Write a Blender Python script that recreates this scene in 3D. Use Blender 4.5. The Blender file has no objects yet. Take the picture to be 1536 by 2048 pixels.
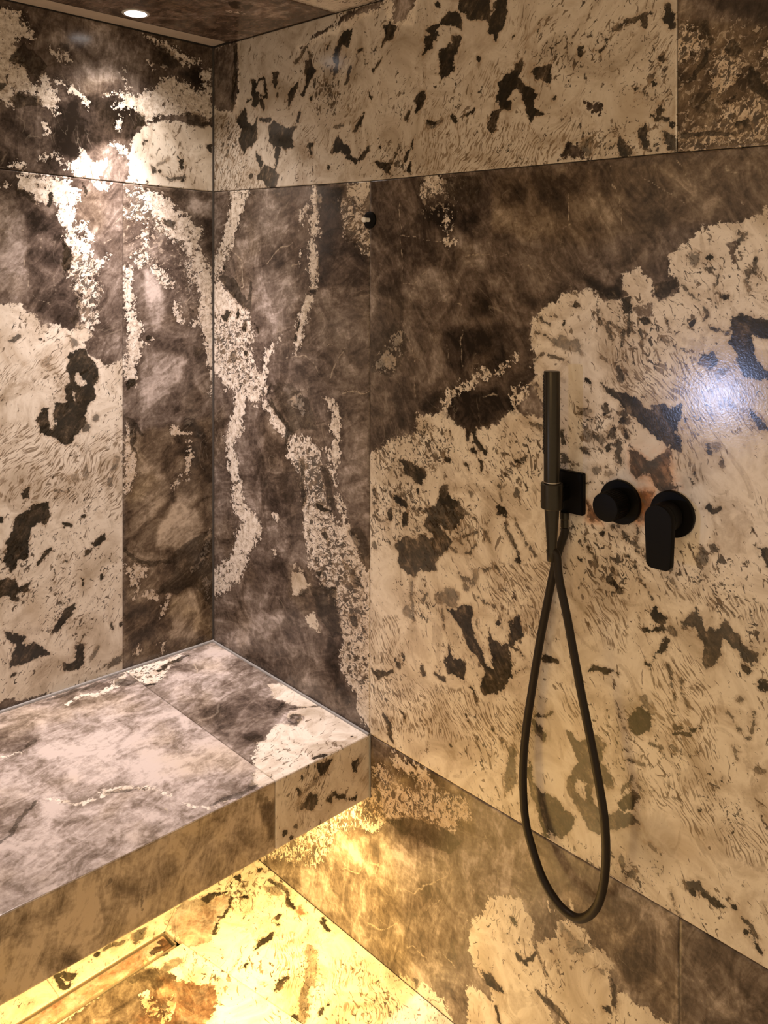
import bpy, bmesh, math, random
import numpy as np
from mathutils import Vector, Matrix
C = bpy.context.scene.collection
SC = bpy.context.scene
# ---------------------------------------------------------------- camera
cam = bpy.data.cameras.new('camera'); cam_o = bpy.data.objects.new('camera', cam); C.objects.link(cam_o)
cam.sensor_fit = 'VERTICAL'; cam.sensor_height = 36.0; cam.sensor_width = 27.0
cam.lens = 1681.0 / 2048 * 36.0
cam.shift_x = 0.0; cam.shift_y = -(1024 - 550) / 2048
cam.clip_start = 0.01
CAM = Vector((1.9023, -1.2688, 1.4611)); FWD = Vector((-0.7050, 0.7092, 0.0))
cam_o.location = CAM; cam_o.rotation_euler = FWD.to_track_quat('-Z', 'Y').to_euler()
SC.camera = cam_o
# ---------------------------------------------------------------- world, exposure, lights
SC.view_settings.view_transform = 'Standard'; SC.view_settings.look = 'None'
SC.view_settings.exposure = 0.31; SC.view_settings.gamma = 1.0
SC.view_settings.use_curve_mapping = False
SC.cycles.max_bounces = 5; SC.cycles.diffuse_bounces = 3; SC.cycles.glossy_bounces = 2; SC.cycles.transmission_bounces = 0; SC.cycles.adaptive_threshold = 0.03
W = bpy.data.worlds.new('room_glow'); SC.world = W; W.use_nodes = True
W.node_tree.nodes['Background'].inputs[0].default_value = (1.0, 0.78, 0.54, 1)
W.node_tree.nodes['Background'].inputs[1].default_value = 0.50
def light(name, kind, loc, target, energy, color, **kw):
    l = bpy.data.lights.new(name, kind); o = bpy.data.objects.new(name, l); C.objects.link(o)
    o.location = loc; l.energy = energy; l.color = color
    for k, v in kw.items(): setattr(l, k, v)
    if target is not None:
        o.rotation_euler = (Vector(target) - Vector(loc)).to_track_quat('-Z', 'Y').to_euler()
    return o
DL = (0.139, -0.303, 2.045)                                   # the visible downlight
light('downlight_beam', 'SPOT', DL, (0.16, -0.315, 0.0), 108, (1.0, 0.86, 0.83), spot_size=math.radians(64), spot_blend=1.0, shadow_soft_size=0.022)
light('downlight_spill', 'SPOT', DL, (0.139, -0.303, 0.0), 11, (1.0, 0.88, 0.80), spot_size=math.radians(125), spot_blend=1.0, shadow_soft_size=0.022)
# warm light strip under the seat, shining down
light('seat_strip_light', 'AREA', (0.50, -0.75, 0.315), (0.50, -0.75, 0.0), 15.0, (1.0, 0.66, 0.22), shape='RECTANGLE', size=0.03, size_y=1.44)
# soft warm fill, an unseen lamp added to brighten the walls evenly
light('room_fill', 'AREA', (1.55, -1.55, 2.02), (1.15, 0.0, 0.75), 5.4, (1.0, 0.72, 0.42), shape='DISK', size=0.35)
light('cold_lamp', 'SPOT', (0.51, -2.00, 0.99), (1.363, 0.0, 1.278), 17.0, (0.45, 0.58, 1.0), spot_size=math.radians(20), spot_blend=1.0, shadow_soft_size=0.03)
# ---------------------------------------------------------------- node helper
class NT:
    dim = '3D'
    def __init__(s, name):
        s.m = bpy.data.materials.new(name); s.m.use_nodes = True; s.t = s.m.node_tree
        s.t.nodes.clear(); s.out = s.n('ShaderNodeOutputMaterial'); s.b = s.n('ShaderNodeBsdfPrincipled')
        s.t.links.new(s.b.outputs[0], s.out.inputs[0])
    def n(s, k, **kw):
        x = s.t.nodes.new(k)
        for a, v in kw.items(): setattr(x, a, v)
        return x
    def put(s, sock, v):
        if isinstance(v, bpy.types.NodeSocket): s.t.links.new(v, sock)
        elif isinstance(v, tuple) and len(v) == 3 and sock.type == 'RGBA': sock.default_value = (*v, 1)
        else: sock.default_value = v
    def math(s, op, a, b=None, c=None, clamp=False):
        x = s.n('ShaderNodeMath', operation=op, use_clamp=clamp); s.put(x.inputs[0], a)
        if b is not None: s.put(x.inputs[1], b)
        if c is not None: s.put(x.inputs[2], c)
        return x.outputs[0]
    def add(s, a, b): return s.math('ADD', a, b)
    def mul(s, a, b): return s.math('MULTIPLY', a, b)
    def sub(s, a, b): return s.math('SUBTRACT', a, b)
    def mad(s, a, b, c): return s.math('MULTIPLY_ADD', a, b, c)
    def step(s, v, lo, hi):
        x = s.n('ShaderNodeMapRange', interpolation_type='SMOOTHSTEP'); s.put(x.inputs[0], v)
        s.put(x.inputs[1], lo); s.put(x.inputs[2], hi); x.inputs[3].default_value = 0; x.inputs[4].default_value = 1
        return x.outputs[0]
    def mix(s, f, a, b, mode='MIX'):
        x = s.n('ShaderNodeMix', data_type='RGBA', blend_type=mode); s.put(x.inputs[0], f)
        s.put(x.inputs[6], a); s.put(x.inputs[7], b); return x.outputs[2]
    def attr(s, name, vec=False):
        x = s.n('ShaderNodeAttribute', attribute_name=name); return x.outputs['Vector' if vec else 'Fac']
    def noise(s, vec, scale, detail=4, rough=0.55, dist=0.0, color=False, lac=2.0):
        x = s.n('ShaderNodeTexNoise', noise_dimensions=s.dim); detail = min(detail, 5); s.put(x.inputs['Vector'], vec); s.put(x.inputs['Scale'], scale)
        x.inputs['Detail'].default_value = detail; x.inputs['Roughness'].default_value = rough
        x.inputs['Distortion'].default_value = dist; x.inputs['Lacunarity'].default_value = lac
        return x.outputs['Color' if color else 'Fac']
    def vmap(s, vec, scale=(1, 1, 1), rot=(0, 0, 0), loc=(0, 0, 0)):
        x = s.n('ShaderNodeMapping'); s.put(x.inputs[0], vec); x.inputs['Scale'].default_value = scale
        x.inputs['Rotation'].default_value = rot; x.inputs['Location'].default_value = loc; return x.outputs[0]
    def voro(s, vec, scale, feature='F1', rand=1.0, out='Distance'):
        x = s.n('ShaderNodeTexVoronoi', feature=feature); s.put(x.inputs['Vector'], vec)
        x.inputs['Scale'].default_value = scale; x.inputs['Randomness'].default_value = rand; return x.outputs[out]
    def ramp(s, f, stops):
        x = s.n('ShaderNodeValToRGB'); e = x.color_ramp.elements
        while len(e) < len(stops): e.new(0.5)
        for el, (p, c) in zip(e, stops): el.position = p; el.color = (*c, 1)
        s.put(x.inputs[0], f); return x.outputs[0]
    def bump(s, h, strength, dist):
        x = s.n('ShaderNodeBump'); x.inputs['Strength'].default_value = strength; x.inputs['Distance'].default_value = dist
        s.put(x.inputs['Height'], h); s.t.links.new(x.outputs[0], s.b.inputs['Normal'])
def simple(name, col, rough=0.5, metal=0.0, var=0.15, scale=60, bump=0.0, spec=0.5):
    t = NT(name); tc = t.n('ShaderNodeTexCoord').outputs['Object']
    n = t.noise(tc, scale, 5)
    t.put(t.b.inputs['Base Color'], t.mix(n, tuple(c * (1 - var) for c in col), tuple(min(1, c * (1 + var)) for c in col)))
    t.put(t.b.inputs['Roughness'], t.mad(n, 0.12, rough - 0.06)); t.b.inputs['Metallic'].default_value = metal; t.b.inputs['Specular IOR Level'].default_value = spec
    if bump: t.bump(n, bump, 0.001)
    return t.m
def stone_material():
    t = NT('brecciated_stone'); t.dim = '2D'
    st = t.attr('st', True); sr = t.attr('sr', True)
    A = {k: t.attr('f_' + k) for k in ('cream', 'dark', 'darkv', 'vein', 'speck', 'streak', 'ochre', 'rust', 'tone', 'crack')}
    nA = t.noise(st, 28, 6, 0.66); nB = t.noise(st, 105, 6, 0.70); nC = t.noise(st, 260, 3, 0.6)
    nL = t.noise(st, 7, 4, 0.55); nM = t.noise(t.vmap(st, loc=(5, 2, 3)), 17, 5, 0.6)
    ctr = lambda n: t.sub(n, 0.5)
    jag = t.add(t.mul(ctr(nA), 0.85), t.mul(ctr(nB), 1.0))
    # ---- grey-brown clouded stone
    brush = t.noise(t.vmap(sr, (14, 44, 1)), 1.0, 8, 0.70, 0.9)
    cloud = t.noise(st, 12, 8, 0.66, 0.8)
    blot = t.sub(t.step(nM, 0.46, 0.58), 0.5)
    tone = t.add(t.add(t.mul(ctr(cloud), 0.95), t.mul(ctr(brush), 0.66)), t.add(t.mad(ctr(nB), 0.42, t.mul(blot, 0.12)), t.mad(A['tone'], 0.66, 0.43)))
    tone = t.math('MAXIMUM', t.math('MINIMUM', tone, 1.0), 0.0)
    grey = t.ramp(tone, [(0.0, (0.018, 0.013, 0.010)), (0.25, (0.056, 0.040, 0.031)), (0.45, (0.122, 0.090, 0.071)), (0.65, (0.225, 0.178, 0.146)), (1.0, (0.56, 0.475, 0.43))])
    olive = t.step(t.noise(st, 4.5, 3), 0.5, 0.75)
    grey = t.mix(t.math('MINIMUM', t.mad(A['ochre'], 0.7, t.mul(olive, 0.35)), 0.9), grey, t.mix(1.0, grey, (1.0, 0.90, 0.60), 'MULTIPLY'))
    # thin pale healed cracks, natural ones everywhere plus the traced ones
    ridge = t.math('ABSOLUTE', ctr(t.noise(st, 5.5, 5, 0.5, 1.2)))
    hair = t.mul(t.sub(1.0, t.step(ridge, 0.0, 0.008)), t.step(t.noise(st, 9, 2), 0.5, 0.62))
    crack = t.math('MAXIMUM', t.mul(hair, 0.28), t.step(t.add(A['crack'], t.mul(ctr(nB), 0.9)), 0.62, 0.95))
    grey = t.mix(t.mul(crack, 0.72), grey, (0.50, 0.41, 0.31))
    # ---- cream stone
    creamv = t.noise(st, 10, 7, 0.64, 0.5)
    cream = t.ramp(creamv, [(0.25, (0.43, 0.35, 0.26)), (0.42, (0.62, 0.53, 0.43)), (0.56, (0.79, 0.71, 0.61)), (0.78, (0.56, 0.46, 0.355))])
    cream = t.mix(t.mul(A['ochre'], 0.55), cream, (0.44, 0.325, 0.20))
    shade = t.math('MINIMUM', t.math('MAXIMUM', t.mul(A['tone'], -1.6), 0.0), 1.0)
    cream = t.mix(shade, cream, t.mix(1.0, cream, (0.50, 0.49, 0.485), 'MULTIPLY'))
    # translucent tan blotches
    tan = t.mul(t.step(t.noise(t.vmap(sr, (11, 17, 1), loc=(3, 7, 0)), 1.0, 6, 0.66, 0.7), 0.57, 0.66), t.mad(nB, 0.7, 0.0))
    cream = t.mix(tan, cream, (0.30, 0.215, 0.14))
    # curved little strokes lying along the grain
    wv = t.n('ShaderNodeVectorMath', operation='MULTIPLY_ADD'); t.put(wv.inputs[0], t.noise(st, 6.5, 3, 0.5, color=True)); wv.inputs[1].default_value = (0.085, 0.085, 0.0); t.put(wv.inputs[2], sr)
    grain = wv.outputs[0]
    gate = t.step(t.add(t.mul(ctr(t.noise(st, 13, 3)), 1.3), t.mul(A['streak'], 0.62)), 0.16, 0.46)
    comb = t.add(t.noise(t.vmap(grain, (44, 285, 1)), 1.0, 2, 0.5), t.mul(ctr(nB), 0.16))
    streak = t.mul(t.step(comb, 0.545, 0.60), gate)
    soft = t.mul(t.step(comb, 0.46, 0.60), gate)
    dash = t.add(t.add(t.noise(t.vmap(grain, (44, 150, 1), loc=(1, 4, 2)), 1.0, 3, 0.55, 0.5), t.mul(ctr(nL), 0.30)), t.mul(A['streak'], 0.015))
    dash = t.step(dash, 0.655, 0.70)
    cream = t.mix(t.mul(soft, 0.36), cream, (0.36, 0.265, 0.175))
    cream = t.mix(t.mul(streak, 0.70), cream, (0.17, 0.115, 0.068))
    cream = t.mix(t.mul(dash, 0.80), cream, (0.12, 0.078, 0.045))
    # ---- masks
    cm = t.step(t.add(A['cream'], t.mul(jag, 1.5)), -0.05, 0.06)
    col = t.mix(cm, grey, cream)
    # crumbly veins through the grey
    vj = t.add(A['vein'], t.mul(t.step(A['vein'], -0.98, -0.55), t.add(t.add(t.mul(ctr(nA), 3.2), t.mul(ctr(nM), 1.3)), t.mul(ctr(nB), 4.0))))
    vm = t.step(vj, -0.02, 0.14)
    veinc = t.ramp(t.noise(st, 75, 6, 0.75), [(0.3, (0.30, 0.235, 0.18)), (0.45, (0.60, 0.51, 0.42)), (0.60, (0.80, 0.72, 0.64))])
    veinc = t.mix(t.mul(A['ochre'], 0.5), veinc, (0.46, 0.32, 0.18))
    vedge = t.mul(t.step(vj, -0.9, -0.05), t.sub(1.0, vm))
    col = t.mix(t.mul(vedge, 0.6), col, t.mix(1.0, col, (0.34, 0.30, 0.28), 'MULTIPLY'))
    col = t.mix(vm, col, veinc)
    # ---- chips: small dark grains scattered through the pale stone
    pale = t.math('MAXIMUM', cm, vm)
    chipn = t.noise(t.vmap(sr, (66, 104, 1)), 1.0, 5, 0.66, 0.7)
    sp = t.add(A['speck'], t.mul(vm, 0.30))
    chip = t.step(t.add(t.add(chipn, t.mul(ctr(nL), 0.40)), t.mul(sp, 0.13)), 0.655, 0.69)
    chip2 = t.step(t.add(t.add(t.noise(t.vmap(st, (150, 150, 1)), 1.0, 4, 0.62), t.mul(ctr(nM), 0.3)), t.mul(sp, 0.12)), 0.72, 0.765)
    chip = t.math('MAXIMUM', chip, chip2)
    chipc = t.ramp(t.noise(st, 38, 3), [(0.35, (0.022, 0.015, 0.010)), (0.5, (0.055, 0.036, 0.022)), (0.65, (0.16, 0.11, 0.068))])
    col = t.mix(t.mul(t.mul(chip, pale), 0.90), col, chipc)
    fleck = t.step(t.add(t.add(t.noise(t.vmap(sr, (85, 120, 1), loc=(6, 1, 0)), 1.0, 5, 0.65, 0.5), t.mul(ctr(nM), 0.3)), t.mul(A['speck'], 0.06)), 0.625, 0.67)
    col = t.mix(t.mul(t.mul(fleck, t.mul(A['speck'], 0.75)), t.sub(1.0, pale)), col, (0.47, 0.385, 0.30))
    # ---- large dark inclusions, ragged, some of them brown and half transparent
    dj = t.add(A['dark'], t.mul(jag, 1.05))
    dm = t.step(dj, -0.05, 0.06)
    halo = t.mul(t.step(dj, -0.45, 0.0), t.mul(t.sub(1.0, dm), pale))
    col = t.mix(t.mul(halo, 0.40), col, (0.36, 0.255, 0.16))
    dt = t.add(t.mul(ctr(brush), 0.9), t.add(t.mul(ctr(nA), 0.8), t.mul(ctr(nB), 0.5)))
    darkc = t.ramp(t.add(t.add(dt, 0.5), t.mul(t.mul(t.sub(1.0, A['darkv']), pale), 0.40)), [(0.30, (0.005, 0.004, 0.0025)), (0.52, (0.016, 0.0115, 0.006)), (0.70, (0.060, 0.042, 0.026)), (0.86, (0.20, 0.145, 0.095)), (1.0, (0.34, 0.25, 0.165))])
    col = t.mix(t.mul(dm, t.math('MINIMUM', t.mad(A['darkv'], 0.6, t.mad(pale, 0.22, 0.28)), 0.97)), col, darkc)
    # ---- rust
    rm = t.mul(A['rust'], t.step(nA, 0.25, 0.6))
    col = t.mix(t.mul(rm, 0.8), col, t.mix(1.0, col, (1.0, 0.42, 0.10), 'MULTIPLY'))
    t.put(t.b.inputs['Base Color'], col)
    t.put(t.b.inputs['Roughness'], t.mad(nB, 0.10, t.mad(pale, -0.02, 0.12)))
    t.b.inputs['Specular IOR Level'].default_value = 0.34
    t.bump(nC, 0.07, 0.0012)
    return t.m
STONE = stone_material()
GROUT = simple('grout_and_backing', (0.045, 0.037, 0.030), 0.8, scale=200)
BEAD = simple('grey_silicone', (0.26, 0.245, 0.23), 0.45, scale=300)
PLASTER = simple('painted_plaster', (0.62, 0.52, 0.42), 0.8, scale=40)
BLACK = simple('matt_black_metal', (0.004, 0.0035, 0.003), 0.5, 0.0, scale=250, spec=0.10)
GUN = simple('brushed_gunmetal', (0.045, 0.037, 0.024), 0.36, 0.75, scale=180)
HOSEM = simple('dark_bronze_hose', (0.020, 0.014, 0.009), 0.45, 0.1, scale=400, spec=0.25)
RUBBER = simple('black_rubber', (0.012, 0.011, 0.010), 0.6, scale=400)
WHITE = simple('white_ceramic', (0.90, 0.88, 0.84), 0.2, scale=30)
STEEL = simple('warm_steel', (0.62, 0.52, 0.38), 0.35, 0.8, scale=120)
SHADE = simple('white_lamp_trim', (0.7, 0.68, 0.66), 0.4, scale=60)
def glow(name, col, s):
    t = NT(name); t.put(t.b.inputs['Base Color'], (0.8, 0.8, 0.8)); t.put(t.b.inputs['Emission Color'], col); t.b.inputs['Emission Strength'].default_value = s
    return t.m
LENS = glow('lit_lamp_lens', (1.0, 0.97, 0.97), 6.0)
LEDM = glow('lit_light_strip', (1.0, 0.72, 0.30), 4.0)
# ---------------------------------------------------------------- helpers
def link(o, parent=None):
    C.objects.link(o)
    if parent is not None: o.parent = parent
    return o
def mesh_obj(name, bm, mat, parent=None, smooth=False):
    me = bpy.data.meshes.new(name); bmesh.ops.recalc_face_normals(bm, faces=bm.faces); bm.to_mesh(me); bm.free(); me.materials.append(mat)
    if smooth:
        for p in me.polygons: p.use_smooth = True
        me.set_sharp_from_angle(angle=math.radians(38))
    return link(bpy.data.objects.new(name, me), parent)
def tag(o, label=None, cat=None, group=None, kind=None):
    for k, v in (('label', label), ('category', cat), ('group', group), ('kind', kind)):
        if v: o[k] = v
    return o
def empty(name, loc, label, cat):
    o = bpy.data.objects.new(name, None); o.empty_display_size = 0.05; o.location = loc; link(o); tag(o, label, cat); return o
def box(bm, lo, hi, bev=0.0):
    r = bmesh.ops.create_cube(bm, size=1.0); vs = r['verts']
    for v in vs: v.co = Vector([(lo[i] + hi[i]) / 2 + v.co[i] * (hi[i] - lo[i]) for i in range(3)])
    if bev: bmesh.ops.bevel(bm, geom=list({e for v in vs for e in v.link_edges}), offset=bev, segments=2, affect='EDGES')
def lathe(bm, prof, M, seg=48):
    """prof: (radius, height) along local Z, both ends closed; M places it"""
    rings = []
    for r, h in prof:
        rings.append([bm.verts.new(M @ Vector((r * math.cos(2 * math.pi * i / seg), r * math.sin(2 * math.pi * i / seg), h))) for i in range(seg)])
    for a, b in zip(rings, rings[1:]):
        for i in range(seg): bm.faces.new((a[i], a[(i + 1) % seg], b[(i + 1) % seg], b[i]))
    bm.faces.new(rings[0][::-1]); bm.faces.new(rings[-1])
def tube(bm, pts, rad, seg=16):
    pts = [Vector(p) for p in pts]; rings = []; up = Vector((0, -1, 0))
    for i, p in enumerate(pts):
        d = (pts[min(i + 1, len(pts) - 1)] - pts[max(i - 1, 0)]).normalized()
        x = d.cross(up)
        if x.length < 1e-4: x = d.cross(Vector((1, 0, 0)))
        x.normalize(); y = d.cross(x).normalized(); r = rad[i] if isinstance(rad, (list, tuple)) else rad
        rings.append([bm.verts.new(p + x * r * math.cos(2 * math.pi * k / seg) + y * r * math.sin(2 * math.pi * k / seg)) for k in range(seg)])
    for a, b in zip(rings, rings[1:]):
        for k in range(seg): bm.faces.new((a[k], a[(k + 1) % seg], b[(k + 1) % seg], b[k]))
    bm.faces.new(rings[0][::-1]); bm.faces.new(rings[-1])
def catmull(pts, n=8):
    P = [Vector(p) for p in pts]; P = [2 * P[0] - P[1]] + P + [2 * P[-1] - P[-2]]; out = []
    for i in range(1, len(P) - 2):
        for k in range(n):
            u = k / n; a, b, c, d = P[i - 1:i + 3]
            out.append(0.5 * (2 * b + (c - a) * u + (2 * a - 5 * b + 4 * c - d) * u * u + (3 * b - a - 3 * c + d) * u ** 3))
    out.append(P[-2]); return out
# ---------------------------------------------------------------- stone figuring: shapes of each slab, millimetres on the slab's own plane
FIG = {}
FIG['L1'] = [
('v',1,'p',[621,2036,532,2053,507,2055,504,2030,485,2016,484,1994,504,1990,522,1979,507,1967,505,1946,522,1939,532,1927,507,1927,489,1908,485,1894,459,1891,433,1884,422,1863,425,1836,444,1841,463,1857,478,1870,500,1874,518,1867,529,1840,539,1839,621,1855]),
('v',1,'s',[429,1911,2.6,406,1900,3.1,375,1889,4.3,347,1867,3.2]),
('v',1,'s',[310,1892,2.4,268,1902,2.9,242,1898,3.3]),
('v',1,'p',[268,1910,250,1897,228,1904,188,1922,170,1945,124,1965,81,1964,56,1943,31,1946,36,1993,6,2011,1,1890,16,1871,66,1886,105,1872,152,1862,197,1843,228,1864,285,1868,285,1876,255,1892]),
('v',1,'s',[197,2059,3.9,170,2048,5.2,128,2040,7.1,90,2022,9.5,46,2017,4.1]),
('v',1,'s',[184,1986,5.6]),
('v',1,'s',[147,1991,3.9]),
('v',1,'s',[441,1973,4.9]),
('v',1,'s',[402,1968,6.9]),
('v',1,'s',[422,1972,5.7]),
('v',1,'s',[261,1963,2.1,255,1928,2.5,242,1902,2.9]),
('v',1,'s',[293,1780,4.5,259,1768,5.0]),
('v',1,'s',[268,1858,2.9,270,1842,2.9,276,1817,2.5]),
('v',1,'s',[463,1731,3.3,429,1735,3.4,406,1718,3.5]),
('v',1,'s',[525,1707,4.7,507,1701,4.7]),
('v',1,'s',[456,1803,3.4,444,1789,3.0]),
('v',1,'s',[459,1917,4.5,452,1892,7.5]),
('c',1,'p',[246,1761,237,1790,220,1824,184,1841,152,1855,114,1858,76,1851,41,1846,-15,1869,-15,1677,250,1685,242,1717,242,1737]),
('c',1,'p',[406,1722,391,1723,375,1740,363,1757,343,1740,326,1733,306,1743,301,1732,314,1715,318,1683,379,1688,394,1708]),
('d',0.7,'p',[188,1738,170,1732,170,1716,179,1711]),
('d',1,'p',[112,1767,95,1764,93,1735,109,1731,105,1750]),
('d',0.6,'s',[147,1713,3.1,124,1707,3.1,90,1718,3.6]),
('d',0.4,'s',[166,1741,2.2,138,1754,1.8]),
('d',1,'s',[202,1796,3.0]),
('d',1,'s',[206,1785,2.1]),
('d',1,'s',[145,1813,2.2]),
('d',1,'s',[186,1761,2.6]),
('d',1,'s',[222,1695,2.5]),
('d',1,'s',[197,1693,2.1]),
('d',1,'s',[95,1709,5.4]),
('d',1,'s',[156,1725,3.5]),
('d',0.8,'p',[21,1810,1,1808,1,1782,11,1785]),
('d',0.7,'p',[532,1934,504,1990,482,1972,448,1941,456,1925,471,1908,493,1919,504,1932]),
('d',0.7,'p',[574,1884,536,1886,539,1868,574,1855]),
('d',0.7,'p',[532,1851,500,1870,471,1867,459,1847,489,1842,518,1835]),
('d',0.9,'p',[224,1860,202,1859,206,1834,228,1823]),
('d',0.6,'p',[95,1882,36,1877,11,1867,41,1846,81,1854]),
('d',0.5,'p',[184,2029,156,2047,124,2028,105,2002,128,1986,170,1995]),
('d',0.5,'p',[418,1996,394,2000,398,1984,414,1981]),
('t',-0.55,'p',[425,1852,367,1879,276,1897,228,1868,233,1799,306,1782,375,1740,429,1735,433,1794]),
('t',-0.1,'p',[570,1820,482,1832,444,1808,437,1741,511,1727,570,1742]),
('t',-0.3,'p',[560,1725,414,1729,394,1689,560,1697]),
('t',0.22,'p',[444,2069,285,2081,259,2015,268,1942,343,1898,375,1935,444,2009]),
('t',0.25,'p',[343,2068,293,2055,310,1974,343,1991]),
('t',-0.5,'p',[105,1985,41,2013,36,1954,81,1973]),
('t',0.3,'p',[310,1758,246,1761,242,1713,255,1684,318,1687]),
('t',0.2,'p',[367,1818,306,1833,285,1801,343,1790]),
('t',0.1,'p',[259,2035,197,2059,179,1981,233,1915,250,1944])]
FIG['L2'] = [
('v',1,'p',[255,1668,215,1671,152,1668,128,1644,100,1616,71,1605,41,1585,41,1527,105,1541,114,1561,161,1580,211,1619,215,1639]),
('t',0.6,'p',[81,1630,66,1656,6,1660,6,1617,56,1614]),
('k',0.9,'p',[259,1664,215,1671,152,1581,152,1525,259,1522]),
('v',1,'s',[255,1605,5.4,224,1602,6.3,202,1587,6.4]),
('t',-0.2,'p',[128,1677,1,1682,1,1578,56,1602]),
('v',1,'s',[170,1585,8.7,124,1566,11.1,81,1546,18.2,61,1513,18.4,36,1479,20.9,26,1418,23.4,21,1358,23.4,11,1293,18.8,6,1245,11.8,3,1184,4.7,6,1150,3.3]),
('v',1,'p',[259,1621,215,1647,133,1653,105,1617,152,1590,170,1597,211,1599,242,1598,259,1605]),
('v',1,'s',[246,1469,11.3,246,1421,11.3,246,1389,13.4,233,1333,17.7,228,1292,16.9,237,1261,18.9,242,1213,16.8,242,1193,6.3]),
('v',1,'p',[237,1506,206,1518,188,1494,215,1482]),
('v',1,'s',[170,1474,10.9,152,1453,17.6,133,1437,6.6]),
('v',1,'s',[114,1378,11.2,100,1348,6.7]),
('v',1,'s',[81,1487,13.6,76,1466,6.8,66,1444,13.7]),
('v',1,'s',[56,1338,8.3,26,1328,10.7]),
('v',1,'s',[206,1295,4.3,170,1305,2.2]),
('v',1,'s',[202,1563,12.8,202,1535,6.4]),
('d',1,'s',[195,1305,7.7]),
('d',1,'s',[242,1193,9.2]),
('d',1,'s',[63,1364,6.9]),
('d',0.7,'p',[152,1602,114,1599,114,1579,147,1590]),
('d',0.5,'p',[66,1279,36,1264,46,1248,66,1253]),
('k',0.8,'p',[259,1605,152,1590,66,1508,46,1384,81,1343,124,1403,197,1478,259,1513]),
('t',0.45,'p',[206,1478,161,1453,142,1387,170,1322,197,1364]),
('t',0.45,'p',[175,1281,81,1242,90,1192,206,1121,215,1243]),
('t',-0.4,'p',[124,1086,56,1082,1,1010,1,906,56,954,105,1000]),
('t',-0.05,'p',[152,1338,56,1334,26,1229,81,1250,152,1280]),
('t',-0.3,'p',[36,1616,1,1618,1,1531,31,1530]),
('d',0.7,'p',[255,1114,237,1112,215,1081,197,1063,228,1075,224,1018,242,1053]),
('v',1,'s',[250,1086,6.2,246,1045,9.2,246,1005,9.2,242,964,14.7,248,934,8.3]),
('v',0.8,'s',[124,1065,3.6,81,1051,3.6,76,996,3.6,76,936,3.2]),
('t',0.25,'p',[220,978,175,988,114,911,170,843,206,798,250,792]),
('t',0.5,'p',[170,814,105,901,56,883,31,793,105,754,170,773]),
('d',0.55,'p',[124,746,61,774,1,786,1,561,31,621,66,647,114,643,175,660,124,688]),
('v',1,'p',[255,753,233,752,193,726,193,701,215,703,220,680,231,663,237,708]),
('t',-0.25,'p',[250,656,152,633,142,560,250,532]),
('t',0.45,'p',[133,640,71,640,36,571,56,504,124,533]),
('d',0.7,'s',[259,786,4.1,206,745,5.1,133,727,4.4]),
('t',-0.4,'s',[255,793,8.3,197,832,8.6,124,896,8.9]),
('t',-0.6,'s',[66,851,3.2,41,868,3.2,1,869,3.3]),
('k',0.5,'p',[81,770,1,786,1,569,66,647]),
('v',1,'s',[152,600,3.1,133,648,3.1]),
('v',1,'s',[197,666,3.4,170,650,3.5]),
('v',0.9,'s',[61,689,4.1,36,717,4.6,11,771,5.6]),
('v',1,'s',[11,607,3.8,21,653,4.2]),
('v',1,'s',[156,527,4.4,152,496,3.5]),
('v',1,'s',[220,532,5.1]),
('v',1,'s',[117,922,8.0]),
('v',1,'s',[100,944,5.4]),
('o',0.75,'p',[259,1073,-4,1081,-4,429,259,515])]
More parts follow.
